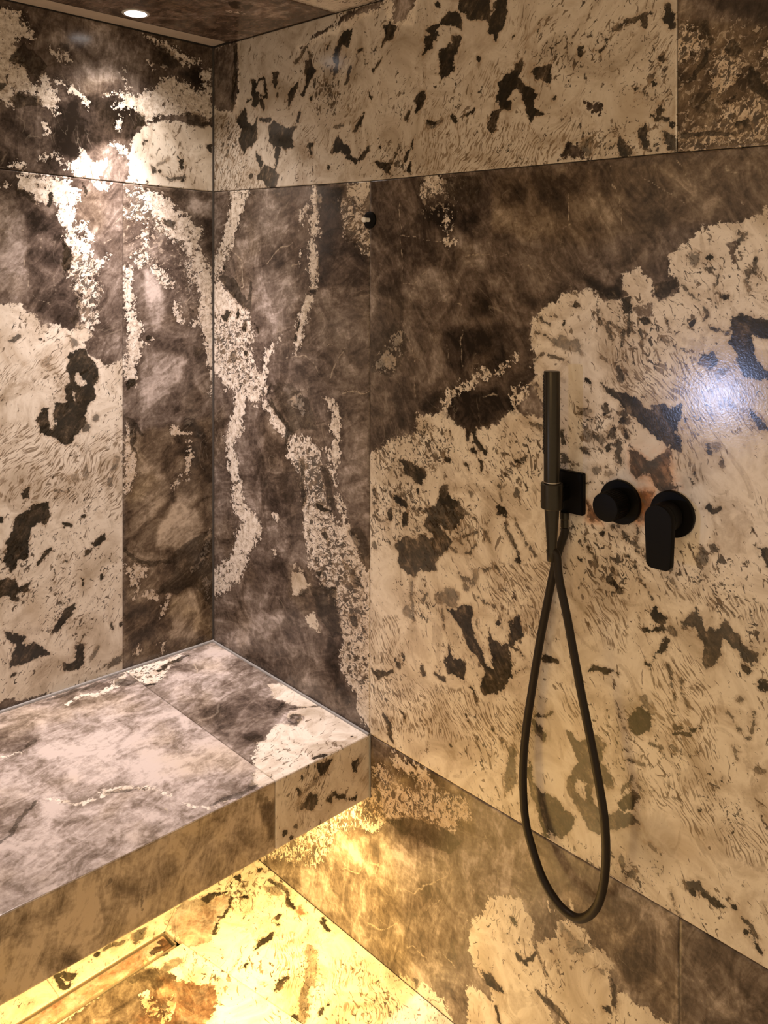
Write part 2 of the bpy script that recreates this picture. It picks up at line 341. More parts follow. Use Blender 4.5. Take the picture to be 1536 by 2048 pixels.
FIG['L3'] = [
('c',1,'p',[833,1405,507,1392,496,1377,472,1377,471,1347,448,1342,418,1345,398,1332,381,1332,367,1350,351,1346,343,1318,359,1300,355,1277,326,1259,306,1230,252,1260,252,886,833,1001]),
('c',1,'p',[833,1130,252,1048,252,465,833,574]),
('d',1,'p',[387,1286,359,1288,343,1260,326,1228,334,1201,330,1174,347,1152,359,1100,398,1067,418,1062,425,1086,463,1098,474,1129,459,1165,433,1154,429,1169,406,1170,406,1200,394,1211,402,1242]),
('e',1,'p',[387,1225,371,1235,355,1203,371,1193]),
('e',1,'p',[391,1191,379,1186,383,1164]),
('e',1,'p',[441,1151,429,1158,431,1102,441,1103]),
('d',0.5,'s',[330,1119,8.0]),
('d',0.6,'s',[355,1099,11.8]),
('d',0.8,'s',[394,1272,7.7]),
('d',0.6,'p',[536,1314,514,1334,507,1323,529,1306]),
('d',0.35,'p',[463,1261,441,1271,444,1253]),
('d',0.5,'p',[398,1321,375,1305,367,1293,387,1290]),
('v',1,'s',[398,1636,15.4,402,1586,11.5,391,1549,15.5,367,1523,21.6,367,1477,25.6,351,1431,27.8,351,1388,19.8,343,1353,15.9]),
('v',1,'s',[326,1481,10.0,306,1501,4.0]),
('v',1,'s',[367,1569,7.8,355,1581,3.9]),
('k',1,'p',[410,1529,326,1493,310,1422,326,1352,367,1354,391,1461]),
('v',1,'p',[525,1689,452,1688,391,1685,367,1660,379,1629,398,1597,394,1564,359,1542,359,1520,410,1519,406,1563,422,1593,418,1615,433,1633,448,1621,463,1624,482,1638,514,1657]),
('v',1,'p',[343,1687,289,1684,301,1669,326,1671]),
('v',1,'s',[359,1580,7.9,375,1564,7.8]),
('v',1,'s',[351,1561,5.9,339,1546,4.0]),
('v',1,'s',[560,1654,3.5,539,1663,3.6]),
('d',1,'p',[375,1687,363,1684,349,1654,359,1649]),
('d',1,'p',[441,1663,433,1648,439,1614,448,1617]),
('d',0.7,'p',[525,1656,500,1647,471,1623,489,1626,518,1639]),
('t',-0.2,'p',[574,1678,518,1682,504,1625,574,1614]),
('d',1,'p',[410,1545,394,1522,391,1477,402,1469,414,1484]),
('d',0.5,'p',[379,1416,367,1392,375,1350,379,1335,391,1355]),
('t',0.3,'p',[574,1646,504,1607,493,1509,500,1432,574,1412]),
('t',-0.28,'p',[493,1520,410,1522,394,1469,375,1393,383,1336,444,1346,471,1376,489,1439]),
('t',-0.4,'p',[504,1607,425,1597,414,1541,482,1561]),
('t',0.12,'p',[343,1620,261,1621,261,1422,310,1430,343,1512]),
('t',-0.1,'p',[334,1322,318,1391,261,1422,261,1326,289,1367]),
('t',0.12,'p',[326,1329,261,1318,261,1254,306,1234]),
('l',1,'s',[459,1558,1.6,463,1524,1.6]),
('l',1,'s',[496,1491,1.6,496,1425,1.8]),
('l',1,'s',[429,1469,1.6,433,1413,1.6]),
('l',1,'s',[478,1414,1.6,444,1391,1.6]),
('l',1,'s',[553,1558,1.6,500,1562,1.6]),
('l',1,'s',[310,1540,1.6,285,1552,1.6]),
('l',1,'s',[285,1584,1.6,265,1605,1.6]),
('s',0.8,'p',[588,1129,444,1130,367,1062,261,1087,261,911,588,973]),
('s',0.35,'p',[500,1337,398,1314,406,1182,518,1157,570,1234]),
('d',1,'p',[511,928,493,932,474,947,444,945,444,911,456,891,467,904,485,886,489,861,493,826,514,820,532,799,543,816,539,844,539,873,522,901]),
('d',0.8,'p',[581,797,514,783,511,768,485,769,489,751,514,754,514,733,539,750,574,745]),
('d',1,'p',[343,825,306,840,301,823,330,806]),
('d',1,'p',[474,810,463,822,444,836,437,827,456,813,471,802]),
('d',1,'p',[437,644,406,688,383,689,379,676,398,655,425,633]),
('d',1,'p',[546,670,514,660,496,643,511,633,539,653]),
('d',1,'p',[536,594,522,629,504,638,478,630,444,601,444,594,489,590,525,591,532,582]),
('d',0.9,'p',[383,593,363,587,363,549,379,535,406,544,410,560,383,563]),
('d',1,'p',[412,886,391,881,391,872,410,874]),
('d',1,'p',[367,746,357,743,355,723,361,723]),
('d',0.5,'p',[301,972,285,973,285,950,297,952]),
('d',0.8,'p',[504,981,489,982,485,960,500,959]),
('d',0.4,'s',[330,565,6.0,339,549,4.8]),
('d',0.6,'p',[391,524,343,515,261,516,261,535,285,531,318,511]),
('d',1,'p',[574,937,544,928,550,914,574,919]),
('d',0.4,'s',[355,1005,5.1,357,982,4.3]),
('d',0.4,'s',[280,1012,8.2,289,990,6.1]),
('d',0.6,'s',[433,965,1.6,398,953,1.9]),
('d',0.7,'s',[289,603,2.9,293,620,1.6]),
('d',1,'s',[349,803,5.9]),
('d',1,'s',[404,795,5.0]),
('d',1,'s',[361,892,4.3]),
('d',1,'s',[312,734,5.2]),
('d',1,'s',[265,606,5.0]),
('d',1,'s',[523,570,3.6]),
('d',0.35,'p',[394,992,375,996,371,973,391,980]),
('s',0.7,'p',[581,1087,482,1066,444,986,518,955,581,988]),
('s',0.6,'p',[444,769,367,757,375,686,433,714]),
('s',0.6,'p',[326,926,261,914,261,842,318,878]),
('k',0.7,'p',[567,865,482,882,463,730,518,708,567,729]),
('k',0.35,'p',[463,878,285,859,268,677,367,608,463,656]),
('o',0.6,'p',[504,755,452,719,433,665,482,668,500,710]),
('o',0.5,'p',[482,705,433,699,429,657,474,666])]
FIG['R1'] = [
('g',1,'p',[-10,2066,109,2060,112,1934,87,1883,36,1890,-10,1918]),
('t',0.35,'p',[-10,2075,116,2059,109,1876,-10,1892]),
('g',1,'p',[364,1995,423,2021,485,2031,502,2046,539,2048,641,2047,631,2028,539,2034,491,2022,423,2014,388,2002]),
('g',1,'p',[665,2055,739,2037,721,2008,698,1993,670,1992]),
('t',0.6,'p',[650,2062,744,2039,721,1978,650,1993]),
('t',0.55,'p',[352,1997,641,2053,631,2028,376,1993]),
('s',1,'p',[2,1890,116,1875,144,1747,252,1697,239,1666,2,1678]),
('k',0.45,'p',[2,1890,116,1858,130,1748,239,1690,226,1667,2,1678]),
('d',1,'p',[91,2051,109,2052,109,1985,98,1936,84,1883,80,1922,94,1991]),
('d',1,'p',[168,1954,192,1946,192,1918,206,1907,189,1877,172,1884,172,1900,148,1900,151,1909,172,1908]),
('d',1,'s',[192,1930,3.1,199,1953,3.1,219,1954,3.1,229,1928,4.6,232,1899,3.1,212,1906,2.6,192,1918,3.1]),
('d',1,'s',[206,1895,6.8,216,1878,5.7]),
('d',1,'p',[252,1956,284,1957,271,1941,278,1928,265,1918,255,1936]),
('d',1,'s',[275,1901,5.5]),
('d',1,'p',[144,1896,151,1854,179,1842,196,1860,186,1804,172,1789,151,1783,134,1769,116,1808,123,1836,102,1852,116,1875]),
('d',1,'p',[265,1839,290,1828,316,1813,340,1817,334,1787,340,1763,309,1763,271,1771,239,1790,232,1819]),
('d',1,'p',[192,1771,212,1757,226,1739,206,1729,186,1747]),
('d',0.85,'p',[186,1710,226,1735,258,1720,278,1703,265,1676,239,1678,226,1695,192,1697]),
('d',1,'p',[265,1779,290,1765,278,1730,265,1712]),
('d',1,'s',[164,1709,5.9]),
('d',1,'s',[206,1851,3.6,245,1841,5.1]),
('d',1,'p',[379,1962,400,1962,423,1935,406,1923,388,1903,376,1882,364,1887,382,1908,382,1938]),
('d',1,'p',[496,1992,512,2007,539,2002,531,1967,518,1973,507,1979,502,1954,496,1933,480,1944,480,1962]),
('d',1,'p',[331,1914,364,1924,352,1905,337,1884,319,1855,319,1890]),
('d',0.7,'s',[343,1968,3.2,364,1980,4.3,382,1999,3.8]),
('d',0.7,'s',[385,1995,2.8,394,1967,4.3]),
('d',1,'p',[560,1956,576,1957,578,1948,563,1950]),
('d',0.8,'p',[449,1979,469,1990,460,1977]),
('d',1,'p',[636,1992,660,1994,679,1983,665,1955,641,1956,636,1947,641,1970]),
('d',0.8,'p',[614,1913,636,1923,626,1907,611,1906]),
('d',1,'p',[544,1777,565,1803,583,1812,576,1795,555,1773]),
('d',1,'p',[595,1856,604,1844,601,1836]),
('d',1,'p',[735,1818,744,1837,762,1831,748,1803,735,1791]),
('d',1,'p',[753,1918,779,1936,775,1920,753,1908]),
('d',1,'p',[757,1954,784,1968,801,1961,784,1942]),
('d',1,'p',[797,1965,826,1978,826,1949,805,1954]),
('d',1,'p',[792,1911,829,1913,829,1862,805,1853,797,1867,805,1879]),
('d',1,'p',[480,1759,496,1772,512,1763,518,1752,534,1750,539,1731,518,1726,496,1739,474,1738]),
('d',1,'s',[523,1726,7.9,555,1708,3.9]),
('d',1,'s',[406,1766,3.3,394,1757,3.8,403,1743,3.8]),
('d',1,'s',[565,1711,4.3,591,1729,4.7,593,1740,3.4]),
('d',0.9,'p',[609,1700,631,1704,665,1698,660,1674,641,1683]),
('d',0.8,'p',[696,1675,721,1696,726,1672,707,1667]),
('d',1,'s',[703,1701,1.8,721,1726,2.2,730,1742,1.6]),
('d',1,'s',[631,1736,5.0]),
('d',1,'s',[466,1705,5.9]),
('d',1,'s',[606,1900,5.5]),
('d',1,'s',[790,1999,6.8]),
('d',1,'s',[352,1828,4.3,364,1845,3.4]),
('d',0.6,'s',[480,1800,2.3,512,1796,2.0]),
('d',0.7,'s',[520,1893,3.5,539,1919,3.5]),
('d',0.8,'s',[707,1788,3.6,717,1797,2.8]),
('d',0.5,'s',[766,1762,2.3,801,1766,4.8]),
('d',0.9,'s',[400,1874,5.6]),
('d',0.7,'p',[474,1926,496,1937,504,1921,480,1911]),
('k',1,'p',[400,1924,485,1906,512,1858,491,1817,412,1827,388,1857]),
('k',0.6,'p',[712,2030,826,2004,826,1927,748,1942]),
('k',0.45,'p',[496,1970,626,1952,626,1904,523,1911]),
('k',0.6,'p',[412,1858,502,1823,480,1796,423,1811]),
('k',0.5,'p',[457,1732,693,1729,712,1666,469,1676]),
('s',0.35,'p',[480,1885,601,1873,606,1795,502,1823]),
('s',0.4,'p',[352,1820,469,1812,480,1759,364,1764]),
('s',0.5,'p',[693,1824,826,1817,826,1753,703,1769]),
('d',1,'p',[846,1973,858,2010,926,1993,923,1943,874,1958]),
('d',1,'p',[920,1935,944,1989,962,1985,957,1928,934,1901,923,1918]),
('d',0.9,'p',[800,1961,824,1982,852,1972,858,1940,829,1946]),
('d',1,'p',[752,1939,794,1953,794,1940,758,1911]),
('d',1,'p',[794,1904,824,1916,841,1900,835,1861,803,1853,800,1876]),
('d',0.8,'p',[829,1928,852,1932,846,1894,829,1902]),
('d',1,'p',[939,1823,980,1845,995,1854,997,1838,990,1822,1015,1802,1029,1784,1027,1764,1048,1745,1024,1748,1010,1726,1007,1771,990,1802,980,1808,965,1789,975,1784,970,1764,944,1771]),
('e',1,'p',[975,1804,995,1793,1005,1751,980,1738,975,1771]),
('d',1,'p',[928,1769,947,1767,939,1743,926,1725,920,1749]),
('d',0.9,'p',[1017,1842,1039,1838,1062,1838,1060,1815,1055,1798,1029,1820]),
('d',1,'p',[1112,1853,1123,1851,1121,1836,1112,1837]),
('d',0.8,'p',[1147,1846,1164,1847,1160,1832]),
('d',1,'p',[1160,1866,1177,1859,1169,1849]),
('d',0.8,'s',[1181,1866,2.4,1206,1879,3.1,1230,1881,3.4,1249,1879,2.6]),
('d',1,'s',[1238,1873,4.1,1240,1859,2.3]),
('d',1,'p',[1274,1890,1282,1892,1291,1872,1291,1854,1278,1850,1270,1862]),
('d',1,'p',[1259,1728,1267,1739,1272,1722,1261,1717]),
('d',1,'p',[1253,1720,1291,1706,1291,1690,1276,1704,1253,1712]),
('k',0.9,'p',[1112,1702,1147,1709,1189,1719,1226,1710,1293,1698,1293,1651,1139,1655]),
('d',0.9,'p',[1191,1681,1198,1695,1218,1664,1202,1654]),
('d',0.9,'p',[1226,1699,1241,1705,1245,1661,1234,1677]),
('g',1,'p',[1076,1666,1094,1688,1117,1686,1126,1662]),
('g',1,'p',[1130,1757,1160,1753,1164,1733,1143,1736]),
('d',0.7,'p',[1268,1687,1291,1684,1291,1654,1276,1656]),
('d',1,'s',[896,1876,6.2]),
('d',1,'s',[1268,1805,3.7]),
('d',1,'s',[1224,1766,1.9]),
('d',1,'s',[1253,1768,4.1]),
('d',1,'s',[980,1902,2.3]),
('d',1,'s',[1036,1899,2.6]),
('d',1,'s',[1067,1774,2.1]),
('d',1,'s',[885,1775,4.4,863,1770,2.5]),
('d',1,'s',[827,1775,4.5,841,1762,2.5]),
('d',0.8,'s',[771,1771,6.3,794,1765,3.6]),
('o',0.7,'p',[1185,1779,1245,1748,1238,1691,1156,1666,1185,1712]),
('k',0.5,'p',[995,1883,1206,1894,1284,1827,1276,1715,1164,1767,1058,1799]),
('d',0.5,'p',[1117,1690,1147,1698,1143,1668,1126,1669]),
('d',0.3,'s',[1094,1676,8.4]),
('s',0.9,'p',[746,1767,980,1746,1076,1690,1058,1654,746,1662]),
('s',0.5,'p',[863,1882,949,1867,944,1784,874,1794]),
('s',0.5,'p',[970,1946,1019,1911,1015,1859,980,1878]),
('s',0.5,'p',[1206,1872,1284,1849,1287,1805,1214,1833]),
('s',0.4,'p',[1076,1749,1121,1751,1103,1691,1067,1695])]
FIG['R2'] = [
('v',1,'p',[1284,1849,1331,1849,1341,1816,1309,1791,1284,1799]),
('v',1,'p',[1348,1801,1383,1798,1396,1765,1379,1741,1355,1738]),
('v',1,'p',[1369,1716,1403,1724,1447,1705,1447,1666,1355,1656,1320,1646,1284,1685,1355,1684]),
('v',1,'p',[1416,1792,1447,1802,1447,1750]),
('o',0.8,'p',[1291,1861,1454,1827,1454,1633,1291,1649]),
('d',1,'p',[1311,1759,1341,1816,1355,1813,1320,1758]),
('d',1,'p',[1396,1772,1406,1774,1447,1724,1447,1708,1409,1743]),
('d',1,'p',[1367,1719,1389,1736,1386,1727,1371,1716]),
('t',-0.4,'p',[1334,1893,1447,1867,1447,1825,1373,1857]),
('d',0.8,'p',[1386,1693,1406,1697,1409,1680,1389,1673]),
('k',0.9,'p',[1291,1868,1454,1833,1454,1633,1291,1649]),
('d',0.7,'s',[1338,1848,7.0,1348,1825,5.2]),
('d',0.7,'s',[1298,1684,4.3,1341,1678,3.5,1383,1674,2.7]),
('d',0.8,'s',[1379,1805,6.7,1389,1797,5.0]),
('d',0.5,'p',[1383,1761,1403,1754,1409,1737,1389,1740]),
('d',0.5,'p',[1313,1745,1355,1745,1359,1710,1320,1716]),
('t',0.2,'p',[1291,1897,1355,1882,1355,1848,1291,1854])]
FIG['R3'] = [
('v',1,'s',[116,1680,40.2,104,1632,27.0,92,1598,24.9,68,1557,25.2,49,1526,25.4,31,1491,23.3,12,1463,11.8]),
('v',1,'p',[-26,1441,31,1438,80,1410,127,1380,167,1351,179,1307,150,1282,179,1263,179,1233,218,1206,250,1179,212,1162,201,1141,167,1140,133,1161,68,1154,31,1193,-26,1206]),
('v',1,'s',[121,1149,22.3,121,1115,22.3,104,1078,22.5,68,1035,12.4,71,1000,12.4]),
('k',0.5,'p',[6,1513,92,1546,92,1456,6,1456]),
('k',0.8,'p',[0,1370,179,1358,179,1206,256,1166,121,1153,0,1226]),
('d',1,'p',[31,1356,62,1368,86,1362,62,1343,37,1346]),
('d',1,'s',[110,1361,7.7]),
('d',1,'s',[49,1482,6.0]),
('d',1,'s',[145,1326,8.9]),
('d',0.8,'p',[25,1459,98,1456,121,1425,162,1391,167,1368,133,1377,62,1424]),
('d',0.7,'s',[167,1442,5.7,162,1395,7.5]),
('d',1,'s',[179,1341,3.5,201,1318,2.6]),
('d',0.6,'s',[89,1250,15.9]),
('d',1,'s',[145,1261,6.6]),
('v',1,'s',[413,1671,10.4,417,1631,15.4,413,1600,11.6,413,1568,15.4,408,1519,14.3,405,1475,12.8,408,1438,8.5]),
('v',1,'s',[393,1406,13.6,384,1378,15.6,364,1336,11.9,349,1297,8.8,344,1277,3.6]),
('v',1,'s',[384,1620,3.5,364,1593,3.6,359,1574,2.4]),
('v',1,'s',[287,1313,2.5,250,1291,5.5,234,1264,11.0,223,1220,11.1,223,1210,5.5]),
('v',0.8,'s',[366,1520,2.4,359,1491,1.6]),
('d',1,'s',[413,1607,2.7,388,1606,2.3]),
('d',1,'s',[413,1425,5.0,393,1428,2.7]),
('d',0.7,'s',[432,1493,3.8,422,1475,2.7]),
('d',1,'s',[359,1345,5.2,349,1329,3.6]),
('d',1,'s',[344,1312,3.6]),
('d',0.5,'s',[432,1664,11.4,436,1614,7.6]),
('c',1,'p',[523,1663,600,1663,600,1634,579,1624,558,1610,549,1631,527,1642]),
('v',0.7,'p',[496,1632,545,1623,571,1598,600,1579,600,1497,566,1521,553,1542,518,1552,505,1595]),
('k',1,'p',[496,1638,600,1619,600,1497,518,1546]),
('o',0.5,'p',[496,1668,600,1660,600,1497,510,1547]),
('t',-0.5,'p',[432,1667,518,1660,501,1625,510,1553,562,1527,571,1515,436,1506,436,1598]),
('d',0.5,'p',[464,1661,518,1660,501,1619,487,1596]),
('l',1,'s',[334,1539,2.2,287,1528,2.3,250,1502,2.3,223,1489,2.3]),
('l',1,'s',[308,1259,2.2,379,1276,2.2,413,1254,2.1,427,1236,2.1]),
('l',1,'s',[127,1497,2.5,133,1435,2.5,121,1432,2.5]),
('l',1,'s',[510,1198,2.0,592,1209,1.9]),
('l',1,'s',[446,1179,2.1,487,1171,2.0]),
('l',1,'s',[457,1298,2.1,476,1301,2.1]),
('l',1,'s',[86,1522,2.5,127,1497,2.5]),
('l',1,'s',[201,1144,2.4,167,1130,2.4]),
('l',1,'s',[464,1230,2.1,496,1278,2.0,518,1298,2.0]),
('l',1,'s',[329,1479,2.2,359,1491,2.2]),
('t',0.25,'p',[98,1546,223,1576,266,1535,207,1476,139,1493]),
('t',0.32,'p',[179,1459,339,1482,349,1392,266,1344,179,1375]),
('t',-0.3,'p',[427,1518,596,1515,592,1445,427,1428]),
('t',0.12,'p',[145,1658,379,1642,308,1540,223,1569]),
('t',-0.3,'p',[256,1509,298,1508,308,1482,266,1482]),
('t',-0.4,'p',[349,1252,388,1255,379,1229,349,1230]),
('t',0.12,'p',[427,1413,592,1416,592,1314,436,1289]),
('t',0.2,'p',[483,1262,553,1267,558,1232,487,1214]),
('t',-0.1,'p',[6,1148,74,1148,80,1075,6,998]),
('v',1,'s',[339,1159,6.0,359,1158,15.9,374,1134,6.7]),
('v',1,'s',[234,1144,10.6,266,1108,12.5,308,1087,12.2,329,1058,12.1]),
('v',1,'s',[478,1176,4.8,492,1142,9.2,487,1111,9.3,487,1066,6.3]),
('v',1,'s',[455,1177,3.8,464,1163,3.8]),
('d',0.5,'p',[245,1192,339,1200,398,1162,427,1103,339,1091,287,1143]),
('d',0.8,'s',[245,1192,3.4,234,1164,4.2,287,1117,6.2,334,1091,8.0]),
('v',1,'s',[94,1065,21.4,73,1017,14.6,91,966,19.3,105,927,21.3,108,891,23.9]),
('v',1,'p',[77,873,139,876,186,862,209,819,180,776,132,701,119,677,77,658,69,635,-19,599,-19,676,26,687,62,716,91,744,98,786,132,830,98,852]),
('v',1,'s',[261,783,5.9]),
('v',1,'s',[264,873,4.9,276,876,3.4]),
('v',1,'p',[319,1079,390,1077,435,1058,430,1031,452,973,474,919,522,897,563,871,568,830,593,826,617,811,617,457,558,503,563,540,527,563,506,577,511,628,506,680,485,728,446,750,396,781,384,834,367,883,379,930,355,1001,313,1024]),
('v',1,'s',[452,1060,2.7,474,1016,5.7,495,966,5.7,511,927,7.3,527,894,9.4]),
('v',1,'s',[485,1115,13.1,485,1068,9.6,485,1036,7.9]),
('k',0.8,'p',[319,1079,435,1058,474,919,568,830,595,792,595,551,527,563,506,680,396,781,367,883]),
('d',1,'p',[419,937,474,930,468,922,424,924]),
('d',1,'p',[413,771,441,785,435,762]),
('d',0.7,'p',[402,735,485,760,490,711,511,653,474,642,419,684]),
('d',0.5,'p',[511,824,563,798,583,768,542,778]),
('d',0.6,'p',[441,1022,457,1025,479,971,490,922,457,945]),
('d',0.7,'s',[446,866,8.9]),
('d',0.7,'s',[548,699,12.7]),
('d',0.7,'s',[578,684,6.2]),
('d',0.6,'s',[373,1022,7.0,367,958,7.9,373,921,4.7]),
('d',0.7,'s',[319,1090,9.6,307,1054,4.8]),
('c',1,'p',[331,750,367,763,396,740,367,707,331,697]),
('c',1,'s',[337,767,7.1]),
('c',1,'p',[379,658,419,677,430,639,396,640]),
('o',0.5,'p',[319,766,402,779,435,634,319,690]),
('d',0.6,'p',[361,716,396,726,384,700,361,698]),
('t',-0.3,'p',[238,1068,343,1048,361,957,319,888,219,892,186,985]),
('t',0.35,'p',[206,620,307,641,245,569,84,495,48,513]),
('t',-0.45,'p',[468,640,501,625,501,568,558,503,511,504,446,579]),
('t',0.25,'p',[337,517,435,553,402,502]),
('t',0.15,'p',[511,1125,595,1136,595,916,522,968]),
('t',-0.1,'p',[11,835,126,833,84,742,19,685]),
('t',-0.2,'p',[139,735,319,778,319,702,119,648]),
('t',-0.2,'p',[307,886,367,898,379,811,319,782]),
('l',1,'s',[424,656,1.8,446,637,1.8,474,638,1.8]),
('d',0.5,'p',[532,889,563,906,593,888,583,830,558,859]),
('o',0.3,'p',[511,912,603,897,603,468,511,593])]
